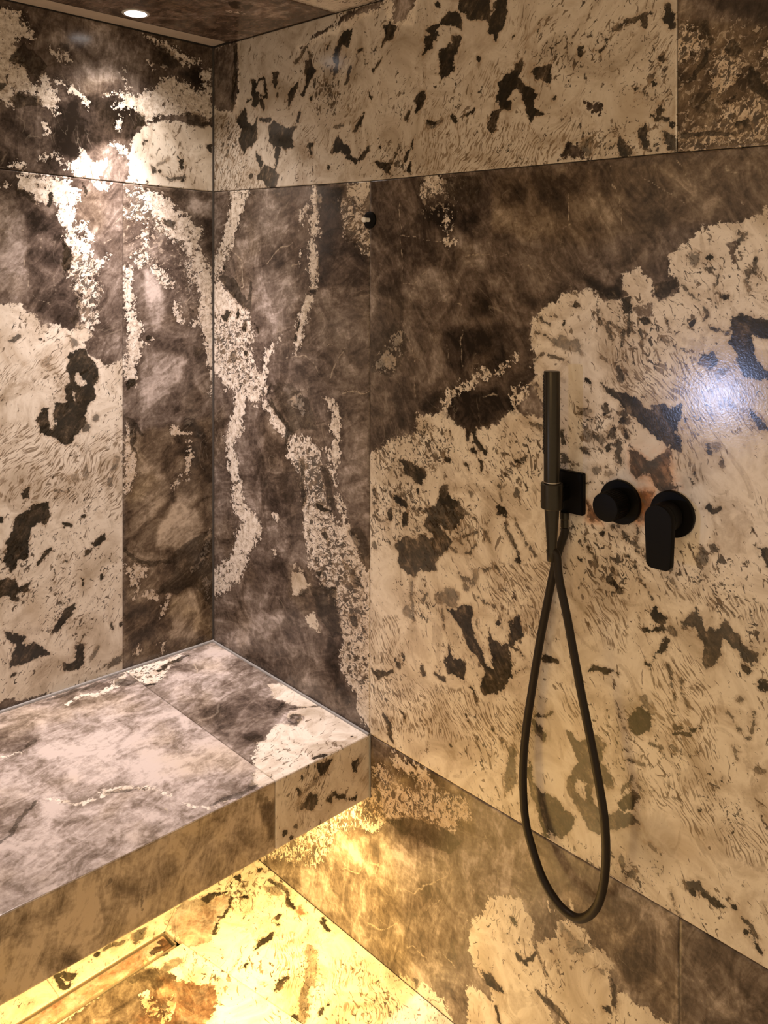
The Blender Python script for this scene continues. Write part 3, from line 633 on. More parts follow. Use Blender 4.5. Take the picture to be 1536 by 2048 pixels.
FIG['R4'] = [
('c',1,'p',[581,1069,635,1093,665,1116,700,1127,733,1134,741,1150,729,1182,749,1175,781,1176,816,1206,819,1180,838,1174,853,1162,871,1141,889,1166,918,1175,949,1182,962,1203,982,1208,1005,1202,1040,1207,1037,1233,1027,1266,1011,1267,1026,1276,1016,1361,1030,1388,1029,1385,1043,1406,1074,1421,1120,1438,1140,1435,1159,1417,1196,1426,1208,1432,1202,1454,1208,1465,1231,1470,1251,1457,1257,1428,1268,1420,1288,1436,1294,1444,1288,1457,1279,1475,1285,1491,1312,1514,1325,1523,1331,1536,1349,1538,1434,1549,1659,1569,1659,345,535,408]),
('t',-0.4,'p',[796,1347,857,1365,864,1294,849,1264,812,1284]),
('t',-0.5,'p',[879,1425,928,1423,918,1384,886,1391]),
('t',-0.4,'p',[857,1356,962,1369,989,1330,945,1278,886,1281]),
('t',-0.5,'p',[816,1232,938,1244,955,1191,857,1162,819,1183]),
('t',-0.4,'p',[761,1227,804,1225,789,1180,749,1190]),
('t',-0.22,'p',[617,1566,741,1540,800,1526,796,1482,712,1483,622,1528]),
('t',0.35,'p',[691,1453,773,1471,804,1447,834,1413,749,1399,700,1422]),
('t',0.25,'p',[827,1543,921,1520,949,1497,893,1470,849,1487]),
('t',0.35,'p',[599,1484,630,1440,617,1389,597,1338]),
('t',0.15,'p',[724,1284,804,1319,819,1273,773,1243,729,1224]),
('t',0.3,'p',[921,1417,1015,1369,949,1393]),
('t',0.25,'p',[928,1586,1058,1584,1078,1542,995,1518,928,1553]),
('t',-0.25,'p',[995,1362,1018,1358,1026,1279,995,1282]),
('t',-0.3,'p',[928,1238,979,1237,982,1208,949,1207]),
('t',0.2,'p',[985,1257,1027,1263,1037,1212,989,1209]),
('t',-0.3,'p',[921,1403,992,1362,949,1368]),
('t',-0.3,'p',[995,1421,1040,1427,1043,1412,1011,1395]),
('t',-0.15,'p',[604,1196,724,1223,729,1164,635,1105,604,1117]),
('t',-0.2,'p',[857,1590,900,1588,893,1549,857,1544]),
('t',-0.3,'p',[733,1597,804,1593,804,1558,741,1573]),
('t',0.2,'p',[757,1393,834,1395,834,1361,789,1329]),
('v',1,'p',[608,1266,648,1309,670,1295,665,1264,622,1257]),
('v',1,'p',[665,1323,683,1337,700,1334,691,1297,674,1305]),
('v',1,'s',[808,1197,5.7,823,1221,5.6,842,1238,6.2,871,1249,4.2,893,1271,3.5,918,1275,3.4]),
('v',1,'s',[949,1281,2.4,979,1305,2.7]),
('v',1,'s',[816,1572,3.3,816,1546,4.3,816,1523,4.3,834,1531,2.6]),
('v',1,'s',[982,1246,3.0,979,1216,3.0,1005,1261,5.0]),
('d',0.35,'p',[595,1319,674,1363,712,1325,700,1288,657,1251,599,1249]),
('l',1,'s',[691,1544,1.6,741,1537,1.6,800,1526,1.6]),
('l',1,'s',[992,1483,1.6,1027,1464,1.6]),
('l',1,'s',[857,1496,1.6,879,1498,1.6,907,1498,1.6,962,1497,1.6,972,1502,1.6]),
('l',1,'s',[904,1232,1.6,938,1236,1.6]),
('l',1,'s',[773,1471,1.6,733,1447,1.6,700,1440,1.6]),
('l',1,'s',[804,1409,1.6,857,1402,1.6]),
('l',1,'s',[1049,1454,1.6,1062,1469,1.6]),
('l',1,'s',[687,1612,1.6,695,1495,1.6,695,1446,1.6]),
('l',1,'s',[853,1364,1.6,853,1279,1.6]),
('l',1,'s',[819,1320,1.6,827,1280,1.6]),
('l',1,'s',[691,1367,1.6,724,1299,1.6,733,1194,1.6]),
('v',1,'p',[752,1662,806,1657,818,1621,794,1627,752,1621]),
('d',0.45,'p',[806,1657,902,1654,902,1602,874,1591,818,1617]),
('t',-0.3,'p',[1029,1643,1085,1630,1094,1575,1058,1569]),
('t',-0.4,'p',[965,1623,1000,1629,1005,1592,975,1598]),
('t',0.2,'p',[1103,1598,1198,1599,1189,1547,1099,1551]),
('t',0.15,'p',[1302,1641,1484,1633,1484,1554,1373,1539,1313,1577]),
('t',-0.3,'p',[752,1621,874,1587,907,1555,752,1548]),
('l',1,'s',[1222,1627,1.6,1276,1594,1.6,1306,1574,1.6]),
('l',1,'s',[1366,1628,1.6,1386,1616,1.6]),
('l',1,'s',[1396,1572,1.6,1412,1558,1.6]),
('l',1,'s',[1094,1618,1.6,1099,1551,1.6,1076,1537,1.6]),
('l',1,'s',[1173,1646,1.6,1193,1592,1.6,1198,1547,1.6]),
('l',1,'s',[1295,1649,1.6,1320,1601,1.6]),
('v',1,'s',[815,1590,3.5,824,1524,4.0]),
('k',0.8,'p',[752,1666,885,1659,846,1580,752,1566]),
('t',-0.7,'p',[1124,1462,1171,1443,1202,1454,1202,1435,1177,1423,1152,1429,1130,1439]),
('d',0.9,'p',[1257,1451,1290,1457,1294,1444,1268,1420,1260,1428]),
('d',0.8,'p',[1199,1427,1216,1430,1216,1397,1202,1397]),
('g',1,'p',[1219,1405,1251,1411,1251,1388,1222,1389]),
('d',0.8,'p',[1152,1429,1202,1435,1196,1424,1171,1420]),
('d',1,'p',[1374,1397,1394,1402,1406,1398,1425,1397,1471,1398,1471,1370,1411,1369,1413,1345,1434,1322,1448,1304,1418,1306,1401,1307,1389,1324,1387,1338,1374,1357,1379,1377]),
('d',0.8,'p',[1333,1340,1349,1347,1362,1331,1346,1320,1333,1327]),
('e',1,'p',[1420,1350,1448,1352,1448,1330,1425,1331]),
('d',0.5,'s',[1364,1317,3.8,1374,1317,2.5]),
('d',0.85,'p',[1157,1281,1171,1276,1183,1266,1208,1266,1231,1255,1251,1246,1271,1254,1282,1245,1299,1239,1296,1212,1301,1186,1271,1188,1243,1205,1225,1225,1199,1243,1165,1267]),
('d',1,'p',[1202,1265,1228,1260,1254,1223,1248,1211,1213,1239]),
('d',0.9,'p',[1399,1268,1411,1262,1425,1244,1448,1223,1416,1238,1401,1258]),
('d',0.4,'p',[1050,1347,1070,1349,1087,1358,1097,1350,1117,1348,1119,1326,1097,1330,1067,1334]),
('d',1,'s',[1111,1411,3.7]),
('d',1,'s',[1084,1381,4.4]),
('d',1,'s',[1058,1390,2.2]),
('d',1,'s',[1237,1382,5.6]),
('d',1,'s',[1133,1281,5.1]),
('d',1,'s',[1344,1490,4.9]),
('d',1,'s',[1374,1425,3.7]),
('d',1,'s',[1416,1486,1.9]),
('d',1,'s',[1166,1255,1.8]),
('d',1,'s',[1165,1240,3.2]),
('d',1,'s',[1320,1388,4.4]),
('d',1,'s',[1282,1383,1.9]),
('d',0.4,'s',[1320,1488,9.1]),
('d',0.65,'s',[1151,1398,1.9,1159,1381,3.0]),
('d',0.65,'s',[1174,1379,2.6,1174,1357,2.6,1183,1341,1.9]),
('d',0.65,'s',[1208,1389,3.7,1209,1364,1.8]),
('d',0.65,'s',[1228,1370,1.7,1234,1355,3.6]),
('d',0.65,'s',[1191,1303,4.9,1196,1287,5.2]),
('d',0.65,'s',[1404,1521,2.4,1389,1509,2.2]),
('d',0.65,'s',[1362,1470,2.5,1359,1449,2.0]),
('d',0.65,'s',[1406,1467,3.2,1406,1437,2.4]),
('d',0.65,'s',[1336,1414,3.3,1341,1396,2.6]),
('d',0.65,'s',[1299,1446,1.6,1331,1424,1.8]),
('d',0.65,'s',[1271,1359,1.9,1312,1346,1.6]),
('d',0.65,'s',[1351,1381,1.6,1372,1377,1.6]),
('d',0.65,'s',[1199,1366,2.6,1200,1339,2.6]),
('d',0.65,'s',[1413,1464,2.4,1418,1491,1.7]),
('d',0.65,'s',[1159,1325,1.8,1171,1318,1.8]),
('d',0.65,'s',[1039,1385,2.3,1053,1374,2.2]),
('d',0.65,'s',[1029,1361,1.6,1057,1345,1.6,1087,1335,1.6]),
('d',0.65,'s',[1025,1307,1.6,1043,1323,1.6,1094,1309,1.6]),
('d',0.65,'s',[1000,1200,1.7,1018,1188,1.6,1039,1187,2.3]),
('g',1,'p',[1377,1509,1387,1509,1384,1479,1377,1477]),
('s',1,'p',[1171,1337,1325,1347,1331,1268,1196,1257]),
('k',0.55,'p',[1171,1351,1325,1360,1312,1266,1196,1257]),
('k',0.4,'p',[1171,1429,1374,1442,1374,1352,1196,1358]),
('k',0.5,'p',[1285,1514,1434,1510,1434,1399,1299,1431]),
('k',1,'p',[1130,1230,1219,1240,1225,1174,1133,1161]),
('s',0.9,'p',[1299,1319,1413,1328,1413,1230,1312,1217]),
('o',0.8,'p',[1111,1262,1143,1265,1146,1218,1114,1211]),
('d',0.25,'p',[1114,1222,1133,1233,1144,1229,1127,1214]),
('d',0.7,'p',[1208,1173,1227,1175,1242,1161,1267,1179,1282,1181,1277,1155,1287,1133,1297,1128,1282,1118,1265,1115,1252,1122,1247,1133,1232,1133,1224,1122,1214,1132,1216,1150,1211,1163]),
('r',0.5,'p',[1206,1175,1282,1183,1299,1121,1252,1108,1216,1121]),
('r',1,'p',[1224,1108,1257,1114,1255,1059,1229,1053,1214,1060]),
('d',0.45,'p',[1227,1103,1252,1108,1250,1060,1229,1058]),
('r',1,'p',[1128,1075,1159,1041,1134,1039]),
('d',0.6,'p',[1131,1073,1157,1043,1134,1041]),
('d',0.8,'p',[1078,1182,1087,1183,1093,1166,1081,1154]),
('d',0.7,'p',[1075,1153,1102,1129,1078,1123]),
('d',1,'s',[1173,1167,5.7]),
('d',1,'s',[1200,1222,6.4]),
('d',1,'s',[1137,1212,5.1]),
('d',1,'s',[1120,966,4.3]),
('d',0.4,'s',[1159,1178,7.9]),
('d',0.4,'s',[1151,1132,7.9]),
('d',0.4,'s',[1173,1126,5.7]),
('d',0.4,'s',[1358,1201,5.4]),
('d',0.4,'s',[1134,1184,10.7]),
('d',0.7,'s',[1190,1177,4.4,1190,1150,3.9]),
('d',0.7,'s',[1203,1232,4.6,1208,1219,3.8]),
('d',0.7,'s',[1162,1238,2.4,1173,1231,3.9,1165,1223,2.6]),
('d',0.7,'s',[1123,1006,2.4,1145,983,2.1,1148,972,2.4]),
('d',0.7,'s',[1181,1198,6.5,1179,1188,6.5]),
('d',0.7,'s',[1203,1201,3.8,1208,1192,3.8]),
('d',0.7,'s',[1145,1183,4.0,1159,1175,5.2]),
('d',0.7,'s',[1344,1206,1.8,1345,1190,2.7]),
('d',0.7,'s',[1198,1030,3.1,1206,1019,2.5]),
('d',0.7,'s',[1316,1143,2.1,1321,1136,1.6]),
('d',0.7,'s',[1323,1151,2.1,1327,1144,2.1]),
('d',0.7,'s',[1362,1184,1.8,1365,1175,1.6]),
('d',0.7,'s',[1227,1053,1.6,1221,1018,1.6]),
('d',0.7,'s',[1309,1233,1.6,1311,1224,1.6]),
('d',0.7,'s',[1117,1159,3.3,1131,1156,2.7]),
('d',0.7,'s',[1096,1084,1.6,1145,1108,1.6]),
('d',0.8,'p',[1257,1255,1280,1248,1302,1258,1295,1222,1270,1233]),
('d',0.9,'p',[1287,1205,1304,1200,1302,1182,1285,1184]),
('d',1,'p',[1335,1100,1344,1111,1349,1101,1362,1112,1365,1104,1349,1094]),
('d',1,'p',[1162,1030,1173,1034,1168,1018,1157,1023]),
('d',0.7,'s',[1181,965,5.7]),
('d',0.7,'s',[1176,949,7.3]),
('d',0.7,'s',[1195,937,5.1]),
('d',0.7,'s',[1335,1030,4.6]),
('d',0.7,'s',[1349,1045,5.2]),
('d',0.7,'s',[1275,1002,7.2]),
('l',1,'s',[1179,1043,1.6,1221,1018,1.6,1247,998,1.6]),
('s',0.8,'p',[1292,1217,1339,1223,1339,1142,1292,1157]),
('k',0.6,'p',[1081,1133,1211,1154,1206,1119,1140,1092,1084,1098]),
('k',0.55,'p',[1099,1029,1245,1059,1255,986,1190,920,1123,953]),
('d',0.6,'s',[1206,998,1.6,1224,978,1.6,1242,954,1.6,1252,933,1.6]),
('d',0.6,'s',[1179,1043,1.6,1221,1018,1.6,1247,998,1.6]),
('k',0.8,'p',[1123,1226,1162,1230,1216,1183,1190,1145,1123,1155]),
('d',1,'p',[669,998,685,1003,712,986,708,980,689,976,677,977]),
('d',0.9,'p',[646,962,662,971,669,955,662,942,650,948]),
('d',0.8,'s',[701,959,7.2,701,945,4.9]),
('d',0.7,'p',[735,993,750,985,779,996,790,1012,807,1023,807,1042,821,1042,821,1026,835,1023,832,1007,845,1022,856,1014,866,1008,859,988,842,966,818,953,797,957,814,950,828,942,818,916,800,899,782,886,790,875,779,864,742,860,727,837,708,841,681,859,685,877,669,890,685,905,708,919,738,920,746,935,772,922,779,929,753,948,757,965,764,977,738,983]),
('d',0.95,'p',[800,1035,835,1023,862,1010,835,991,786,995]),
('e',1,'p',[716,965,738,972,757,962,742,943,764,936,750,930,720,924]),
('d',0.8,'p',[720,1054,761,1061,757,1044,742,1036,738,1024,727,1036]),
('d',1,'s',[737,1018,5.4]),
('d',1,'s',[992,937,6.0]),
('d',0.5,'s',[613,880,10.0]),
('d',0.5,'s',[879,1036,5.0]),
('d',0.5,'s',[869,858,5.9]),
('d',0.6,'s',[983,1061,6.8]),
('d',0.9,'p',[937,1027,962,1034,959,1014,943,1008]),
('d',0.6,'s',[862,1002,1.9,892,990,2.3,912,974,2.9,924,958,1.6]),
('d',0.6,'s',[828,948,1.6,859,936,1.6]),
('d',0.6,'s',[946,1067,1.6,953,1040,3.1]),
('d',0.6,'s',[959,996,1.8,980,966,3.0,992,949,3.5]),
('d',0.6,'s',[983,1011,1.6,998,985,1.9,1010,968,1.6]),
('d',0.6,'s',[1016,967,1.6,1028,952,2.4]),
('d',0.6,'s',[845,875,1.6,889,868,1.6]),
('d',0.6,'s',[899,845,1.6,934,837,1.6]),
('d',0.6,'s',[609,998,3.5,621,977,2.4]),
('d',0.6,'s',[605,942,1.6,654,938,1.6]),
('d',0.6,'s',[862,955,1.6,892,969,1.6]),
('d',0.6,'s',[818,924,1.6,842,916,1.6]),
('d',0.6,'s',[852,916,1.6,879,928,1.6,892,946,1.6]),
('d',0.6,'s',[1051,1008,1.6,1059,960,1.8]),
('d',0.6,'s',[912,897,1.6,928,906,1.6]),
('d',0.6,'s',[937,911,2.3,953,902,1.6]),
('d',0.6,'s',[807,796,1.6,807,759,1.8]),
('d',0.6,'s',[889,804,1.6,892,786,1.6]),
('d',0.6,'s',[793,830,1.9,786,812,1.9]),
('d',0.45,'s',[892,887,6.4,889,873,4.9]),
('d',0.35,'s',[704,767,8.2,723,753,4.8,720,827,3.9]),
('d',0.5,'s',[764,817,3.8,753,803,3.2]),
('d',0.4,'p',[786,809,797,833,828,844,849,837,842,811,832,808,800,805]),
('d',0.85,'p',[814,806,842,806,856,818,882,825,879,795,889,767,902,741,915,719,928,718,924,738,918,761,921,790,931,772,953,769,965,775,971,817,992,833,995,807,989,785,968,769,977,745,977,715,956,690,928,668,908,658,902,679,912,703,889,729,866,737,856,770,832,784]),
('d',0.85,'p',[821,731,832,710,856,713,866,703,862,681,882,670,892,647,886,642,876,670,849,674,821,670,814,694]),
('d',1,'s',[940,806,5.1]),
('d',0.75,'s',[642,521,5.8,658,510,6.7,658,490,5.7,665,479,2.7]),
('d',0.75,'s',[750,662,6.3,753,653,3.8]),
('d',0.75,'s',[693,669,3.6,697,659,3.0]),
('d',0.75,'s',[681,643,5.6,673,648,3.3]),
('d',0.75,'s',[605,606,4.5,629,605,5.1,665,626,3.3]),
('d',0.75,'s',[931,603,4.2]),
('d',0.75,'s',[828,532,3.6]),
('d',0.75,'s',[807,657,5.5,786,658,2.5]),
('d',0.75,'s',[971,775,1.6,1001,765,1.9]),
('d',0.75,'s',[989,726,1.6,1007,745,1.6]),
('d',0.75,'s',[862,603,2.4,876,592,2.1]),
('d',0.75,'s',[953,599,3.3]),
('d',0.75,'s',[689,553,1.6,701,548,1.6]),
('d',0.75,'s',[1022,650,4.0,1045,634,5.2]),
('d',0.75,'s',[1022,664,2.1,1059,685,1.6]),
('s',1,'p',[596,722,689,749,689,651,596,612]),
('s',1,'p',[592,596,869,657,934,655,1025,687,1025,600,592,474]),
('s',1,'p',[902,905,1062,951,1039,801,934,819]),
('k',0.8,'p',[601,1011,735,1035,746,927,669,893,605,890]),
('k',0.6,'p',[669,828,764,855,800,767,727,732,669,772]),
('k',0.4,'p',[800,767,902,759,902,643,764,607]),
('s',0.7,'p',[835,999,934,1019,918,949,835,936]),
('k',1,'p',[604,1091,749,1166,827,1158,834,1090,700,1038,604,1053]),
('k',0.4,'p',[819,1134,1040,1186,1040,1096,962,1043,849,1064]),
('d',0.8,'p',[683,1075,712,1074,749,1065,761,1055,749,1029,737,1036,700,1050]),
('d',1,'p',[670,1005,695,992,670,987]),
('d',0.9,'s',[886,1163,4.8,893,1139,5.4,914,1125,3.7]),
('d',0.7,'s',[871,1164,4.8,871,1141,4.8]),
('d',0.6,'p',[982,1116,995,1132,1008,1136,1005,1122]),
('d',1,'s',[982,1119,1.8,998,1119,1.8]),
('d',0.8,'s',[898,1103,3.8,900,1089,3.1]),
('d',1,'s',[864,1092,2.3]),
('d',1,'s',[870,1083,1.9]),
('d',1,'s',[875,1096,1.9]),
('d',1,'s',[918,1081,2.5]),
('d',1,'s',[882,1120,5.4]),
('d',1,'s',[819,1093,5.6]),
('o',0.7,'p',[729,1182,769,1168,757,1137,733,1134]),
('d',0.8,'p',[981,821,990,834,999,805,990,788,981,785]),
('d',1,'p',[1133,778,1144,795,1170,797,1196,799,1170,787,1148,786]),
('d',0.9,'p',[1245,920,1255,932,1265,922,1281,915,1275,900,1258,898,1248,908]),
('d',1,'s',[1268,892,2.9,1241,884,1.6]),
('d',1,'s',[1275,875,4.2,1261,855,2.9,1245,828,1.6]),
('d',0.6,'s',[1286,894,5.4]),
('d',0.7,'p',[1301,914,1323,945,1335,924,1339,907,1363,923,1366,939,1384,924,1407,907,1421,900,1418,882,1398,887,1381,899,1366,909,1366,883,1357,868,1342,854,1332,860,1335,888,1323,908,1304,903]),
('d',1,'s',[1404,874,5.8]),
('d',1,'s',[1427,859,7.1]),
('d',1,'s',[1462,896,8.2]),
('d',1,'s',[1476,985,9.5]),
('d',0.9,'p',[1421,1056,1435,1059,1449,1039,1429,1032]),
('d',1,'p',[1213,728,1234,761,1248,756,1258,741,1251,726,1231,705,1217,710]),
('d',1,'s',[1291,744,1.6,1332,760,1.8]),
('d',1,'s',[1291,730,2.2,1314,744,1.9]),
('d',0.6,'s',[1261,1000,8.1,1278,995,8.0]),
('d',0.5,'s',[1335,1021,7.6]),
('d',0.5,'s',[1181,964,6.2]),
('d',0.9,'s',[1178,947,5.9,1196,939,3.4]),
('d',0.5,'s',[1238,772,6.6,1255,756,3.3]),
('d',0.7,'p',[1025,654,1041,639,1037,630,1020,634]),
('d',0.7,'p',[1008,576,1020,560,1037,532,1066,538,1106,518,1102,495,1082,469,1058,471,1054,459,1037,483,1016,516]),
('d',1,'s',[1012,574,3.1,1016,544,3.9,1033,498,5.0,1050,464,4.5]),
('d',0.65,'p',[1090,664,1106,667,1118,655,1155,676,1167,667,1159,638,1178,622,1178,606,1144,598,1148,560,1167,558,1174,555,1199,573,1217,568,1231,562,1210,549,1185,537,1155,514,1133,510,1118,533,1098,555,1094,584,1114,619,1102,642]),
('e',1,'p',[1110,587,1133,590,1129,552,1114,565]),
('d',0.8,'p',[1192,583,1217,610,1231,610,1224,584,1203,571]),
('d',0.8,'s',[1043,773,4.9,1074,779,4.8]),
('d',0.55,'p',[968,589,986,592,981,522,959,495,955,518]),
('d',0.7,'p',[1304,509,1326,521,1345,512,1342,508,1317,501,1307,496]),
('d',1,'s',[1317,499,5.3]),
('d',1,'s',[1385,508,5.0]),
('d',1,'s',[1339,506,3.7,1360,502,4.2,1369,501,2.4]),
('d',0.7,'s',[1395,500,2.9,1407,492,3.5,1413,484,2.3]),
('d',1,'s',[1397,481,2.2,1418,464,2.6]),
('d',1,'s',[1347,696,2.3]),
('d',1,'s',[1366,692,2.7]),
('d',1,'s',[1332,632,1.6]),
('d',1,'s',[1310,660,1.6]),
('d',0.6,'s',[1418,729,4.8]),
('d',0.6,'s',[1404,773,1.7,1413,811,1.6]),
('d',0.6,'s',[1372,796,1.6,1387,783,2.1]),
('d',0.6,'s',[1196,494,3.4,1199,479,4.1]),
('d',0.6,'s',[1217,481,4.0,1206,460,3.4]),
('d',0.6,'s',[1245,540,1.6,1265,530,1.6]),
('d',0.6,'s',[1203,656,1.6,1234,659,1.6]),
('d',0.6,'s',[1248,706,2.6,1265,700,1.6]),
('d',0.6,'s',[1281,709,1.9,1291,707,2.2]),
('d',0.6,'s',[1392,824,1.7,1398,826,1.6]),
('d',0.6,'s',[1390,746,1.8,1392,739,1.6]),
('d',0.6,'s',[1224,619,1.6,1251,628,1.6]),
('d',0.6,'s',[1217,636,1.6,1196,604,1.6]),
('d',0.6,'s',[1278,836,1.6,1291,788,1.6]),
('d',0.6,'s',[1298,830,1.6,1310,785,1.6]),
('d',0.6,'s',[1196,721,1.6,1217,697,1.6]),
('d',0.6,'s',[1298,445,1.6,1285,484,1.6]),
('d',0.6,'s',[1251,1017,1.6,1271,984,1.9,1298,966,2.2]),
('d',0.6,'s',[1224,1007,1.7,1245,1002,2.3]),
('d',0.6,'s',[1144,982,3.5,1148,966,2.5]),
('t',-0.2,'p',[1174,539,1271,599,1301,566,1271,496,1217,507]),
('k',0.9,'p',[1181,490,1278,524,1281,495,1231,456,1188,464]),
('k',0.5,'p',[1360,642,1434,687,1434,612,1366,585]),
('o',0.5,'p',[1174,545,1304,605,1348,589,1271,490,1203,500]),
('s',1,'p',[1234,834,1317,867,1363,804,1363,721,1285,698]),
('s',1,'p',[1125,937,1203,924,1217,829,1125,846]),
('s',0.9,'p',[1363,626,1462,677,1462,601,1366,580]),
('s',0.8,'p',[1278,967,1435,987,1435,939,1317,952]),
('k',0.6,'p',[1271,1021,1435,1059,1435,916,1378,928,1317,955]),
('k',0.5,'p',[1174,949,1238,918,1203,921]),
('s',0.5,'p',[1016,735,1125,772,1137,689,1029,655]),
('s',0.6,'p',[1265,656,1363,697,1363,626,1317,580]),
('s',0.5,'p',[1203,649,1285,667,1278,605,1231,587]),
('o',0.55,'p',[928,1651,1484,1646,1484,1535,1313,1542,1121,1512,928,1542])]
FIG['R5'] = [
('v',1,'p',[590,357,661,383,760,414,838,436,872,443,877,426,862,397,813,359,776,361,723,349,661,313,643,321,590,323]),
('v',1,'s',[678,443,12.0,706,435,14.2]),
('v',1,'s',[614,396,12.5,649,394,12.2]),
('v',1,'s',[750,441,18.4,771,434,13.6]),
('o',0.9,'p',[590,420,882,481,882,383,590,280]),
('k',0.8,'p',[602,404,877,460,877,396,602,294]),
('v',1,'p',[180,-15,320,120,461,231,565,316,602,345,637,306,626,263,565,252,481,191,461,151,414,87,349,69,244,21]),
('k',0.9,'p',[180,-15,320,120,461,231,602,332,637,302,481,178,393,72]),
('d',0.6,'p',[643,305,723,345,782,360,807,360,853,354,823,317,750,306,684,299]),
('t',-0.3,'p',[643,309,858,364,828,312,684,290]),
('t',-0.25,'p',[602,455,760,457,862,450,602,387]),
('c',1,'p',[867,153,882,218,901,236,910,270,929,295,956,298,987,318,1013,296,1022,272,1017,220,1000,218,1047,160,1057,160,1083,104,1009,56,947,107,920,131,896,136]),
('c',1,'p',[686,-2,712,15,734,-11,744,20,807,22,838,-10,853,-46,807,-75,750,-25,672,-19]),
('c',1,'p',[867,77,901,90,938,83,956,120,1057,128,1083,104,872,-33]),
('d',0.9,'p',[901,131,929,140,956,120,924,108]),
('d',1,'s',[978,270,4.4]),
('d',1,'s',[987,214,2.0,1009,208,3.1]),
('d',1,'s',[938,79,2.5,947,59,2.0]),
('d',0.8,'p',[717,12,739,21,734,1]),
('t',-0.6,'s',[833,41,5.3]),
('t',0.3,'p',[393,117,649,274,813,273,760,231,590,161]),
('t',-0.3,'p',[602,235,643,238,614,190,577,189]),
('t',-0.2,'p',[750,226,792,240,792,201,734,186]),
('t',-0.1,'p',[565,63,760,200,862,169,853,88,706,21]),
('t',0.2,'p',[267,9,475,113,514,36,448,1]),
('l',1,'s',[672,174,1.9,728,191,1.9,771,237,1.8,818,268,1.8]),
('l',1,'s',[508,129,2.1,565,149,2.1,590,187,2.0,637,202,2.0]),
('l',1,'s',[760,172,1.8,802,214,1.8]),
('l',1,'s',[896,409,1.7,933,378,1.6,938,336,1.6]),
('l',1,'s',[818,330,1.8,823,302,1.8]),
('l',1,'s',[970,345,1.6,1000,325,1.6,1034,290,1.6]),
('l',1,'s',[614,174,2.0,626,205,2.0,643,188,2.0]),
('l',1,'s',[590,55,2.0,637,65,2.0,684,102,1.9]),
('l',1,'s',[706,70,1.9,760,81,1.8]),
('l',1,'s',[802,113,1.8,843,101,1.7]),
('c',1,'p',[872,157,880,213,902,241,932,296,951,306,989,314,1012,296,1021,256,1047,208,1052,155,1056,103,946,32,932,97,897,124]),
('c',1,'p',[1025,259,1073,293,1082,327,1107,337,1128,337,1144,311,1171,323,1183,305,1175,266,1183,236,1194,267,1243,269,1282,269,1312,257,1095,116,1052,192,1034,226]),
('c',1,'p',[867,78,887,90,912,77,934,67,942,29,872,-15]),
('c',1,'s',[1103,360,3.9,1101,375,1.6]),
('v',1,'s',[1065,340,2.4]),
('d',0.9,'p',[897,132,927,137,956,119,917,108]),
('d',0.8,'p',[1179,278,1192,269,1187,238,1177,236]),
('d',0.7,'s',[1034,167,7.3,1073,161,7.1,1095,156,5.1]),
('d',0.3,'p',[1078,324,1107,311,1144,311,1132,286,1095,276]),
('d',1,'s',[980,269,4.2]),
('d',1,'s',[1169,224,5.5]),
('d',0.8,'s',[989,215,4.2,1007,207,2.9,1025,236,2.5]),
('d',0.6,'s',[1021,249,2.1,1052,211,2.4]),
('g',1,'s',[1021,301,6.1,1025,266,4.9]),
('t',0.2,'p',[966,417,1012,458,1021,428,975,383]),
('t',-0.25,'p',[1179,324,1224,363,1260,333,1206,284]),
('t',0.1,'p',[1187,439,1278,466,1288,425,1206,387]),
('t',-0.15,'p',[1012,296,1073,329,1065,281,1025,266]),
('k',0.6,'p',[1073,329,1148,320,1124,263,1082,261]),
('d',0.3,'p',[1148,281,1175,290,1167,275])]
FIG['R6'] = [
('t',-0.3,'s',[1355,443,4.1,1365,426,3.2,1402,395,3.1,1417,379,3.0]),
('t',0.2,'p',[1306,350,1361,421,1393,380,1329,299]),
('t',0.1,'p',[1368,443,1434,435,1434,365,1408,389])]
FIG['FB'] = [
('d',1,'p',[197,84,207,62,224,74]),
('d',1,'p',[213,171,212,150,234,110,226,146,230,176]),
('d',1,'s',[277,99,7.3]),
('d',1,'s',[381,80,7.7]),
('d',1,'s',[396,95,3.8]),
('d',1,'s',[287,180,4.5]),
('d',1,'p',[328,144,319,121,333,138]),
('d',1,'p',[415,178,398,138,406,110,422,143]),
('r',1,'p',[392,42,392,20,419,24,411,43]),
('d',0.4,'p',[392,42,392,20,419,24,411,43]),
('d',1,'s',[355,31,4.0,381,37,5.2]),
('d',0.8,'p',[326,33,334,14,348,21]),
('d',0.4,'p',[278,48,307,18,336,34,305,54]),
('d',1,'s',[459,10,5.1,486,23,5.6]),
('d',1,'p',[432,216,435,205,443,218]),
('k',1,'p',[471,92,511,70,567,104,605,151,639,212,608,243,577,180,527,145]),
('d',0.45,'s',[496,85,8.9,549,123,9.6,584,172,9.1,624,212,7.7]),
('d',0.8,'s',[522,168,6.7,532,201,3.8]),
('d',1,'s',[476,295,5.9,479,268,6.5]),
('d',1,'s',[538,256,4.7,548,242,4.2]),
('d',1,'p',[579,226,601,212,624,212,601,243]),
('d',1,'s',[632,148,2.6,634,170,3.7]),
('g',1,'p',[217,253,187,208,210,163,244,117,278,147,299,189,335,232,299,278,244,275,218,272]),
('t',0.55,'p',[164,285,167,196,239,99,350,235,282,304]),
('d',1,'s',[257,126,3.3,278,147,2.6,299,189,2.5,319,208,3.1]),
('r',0.35,'p',[226,264,232,129,335,232,299,278]),
('d',1,'p',[208,21,232,15,240,27]),
('d',0.7,'s',[272,22,5.5,328,18,6.4,368,39,3.6,387,36,3.6]),
('s',0.4,'p',[343,131,538,10,797,40,609,232]),
('l',1,'s',[620,86,1.8,667,97,1.7])]
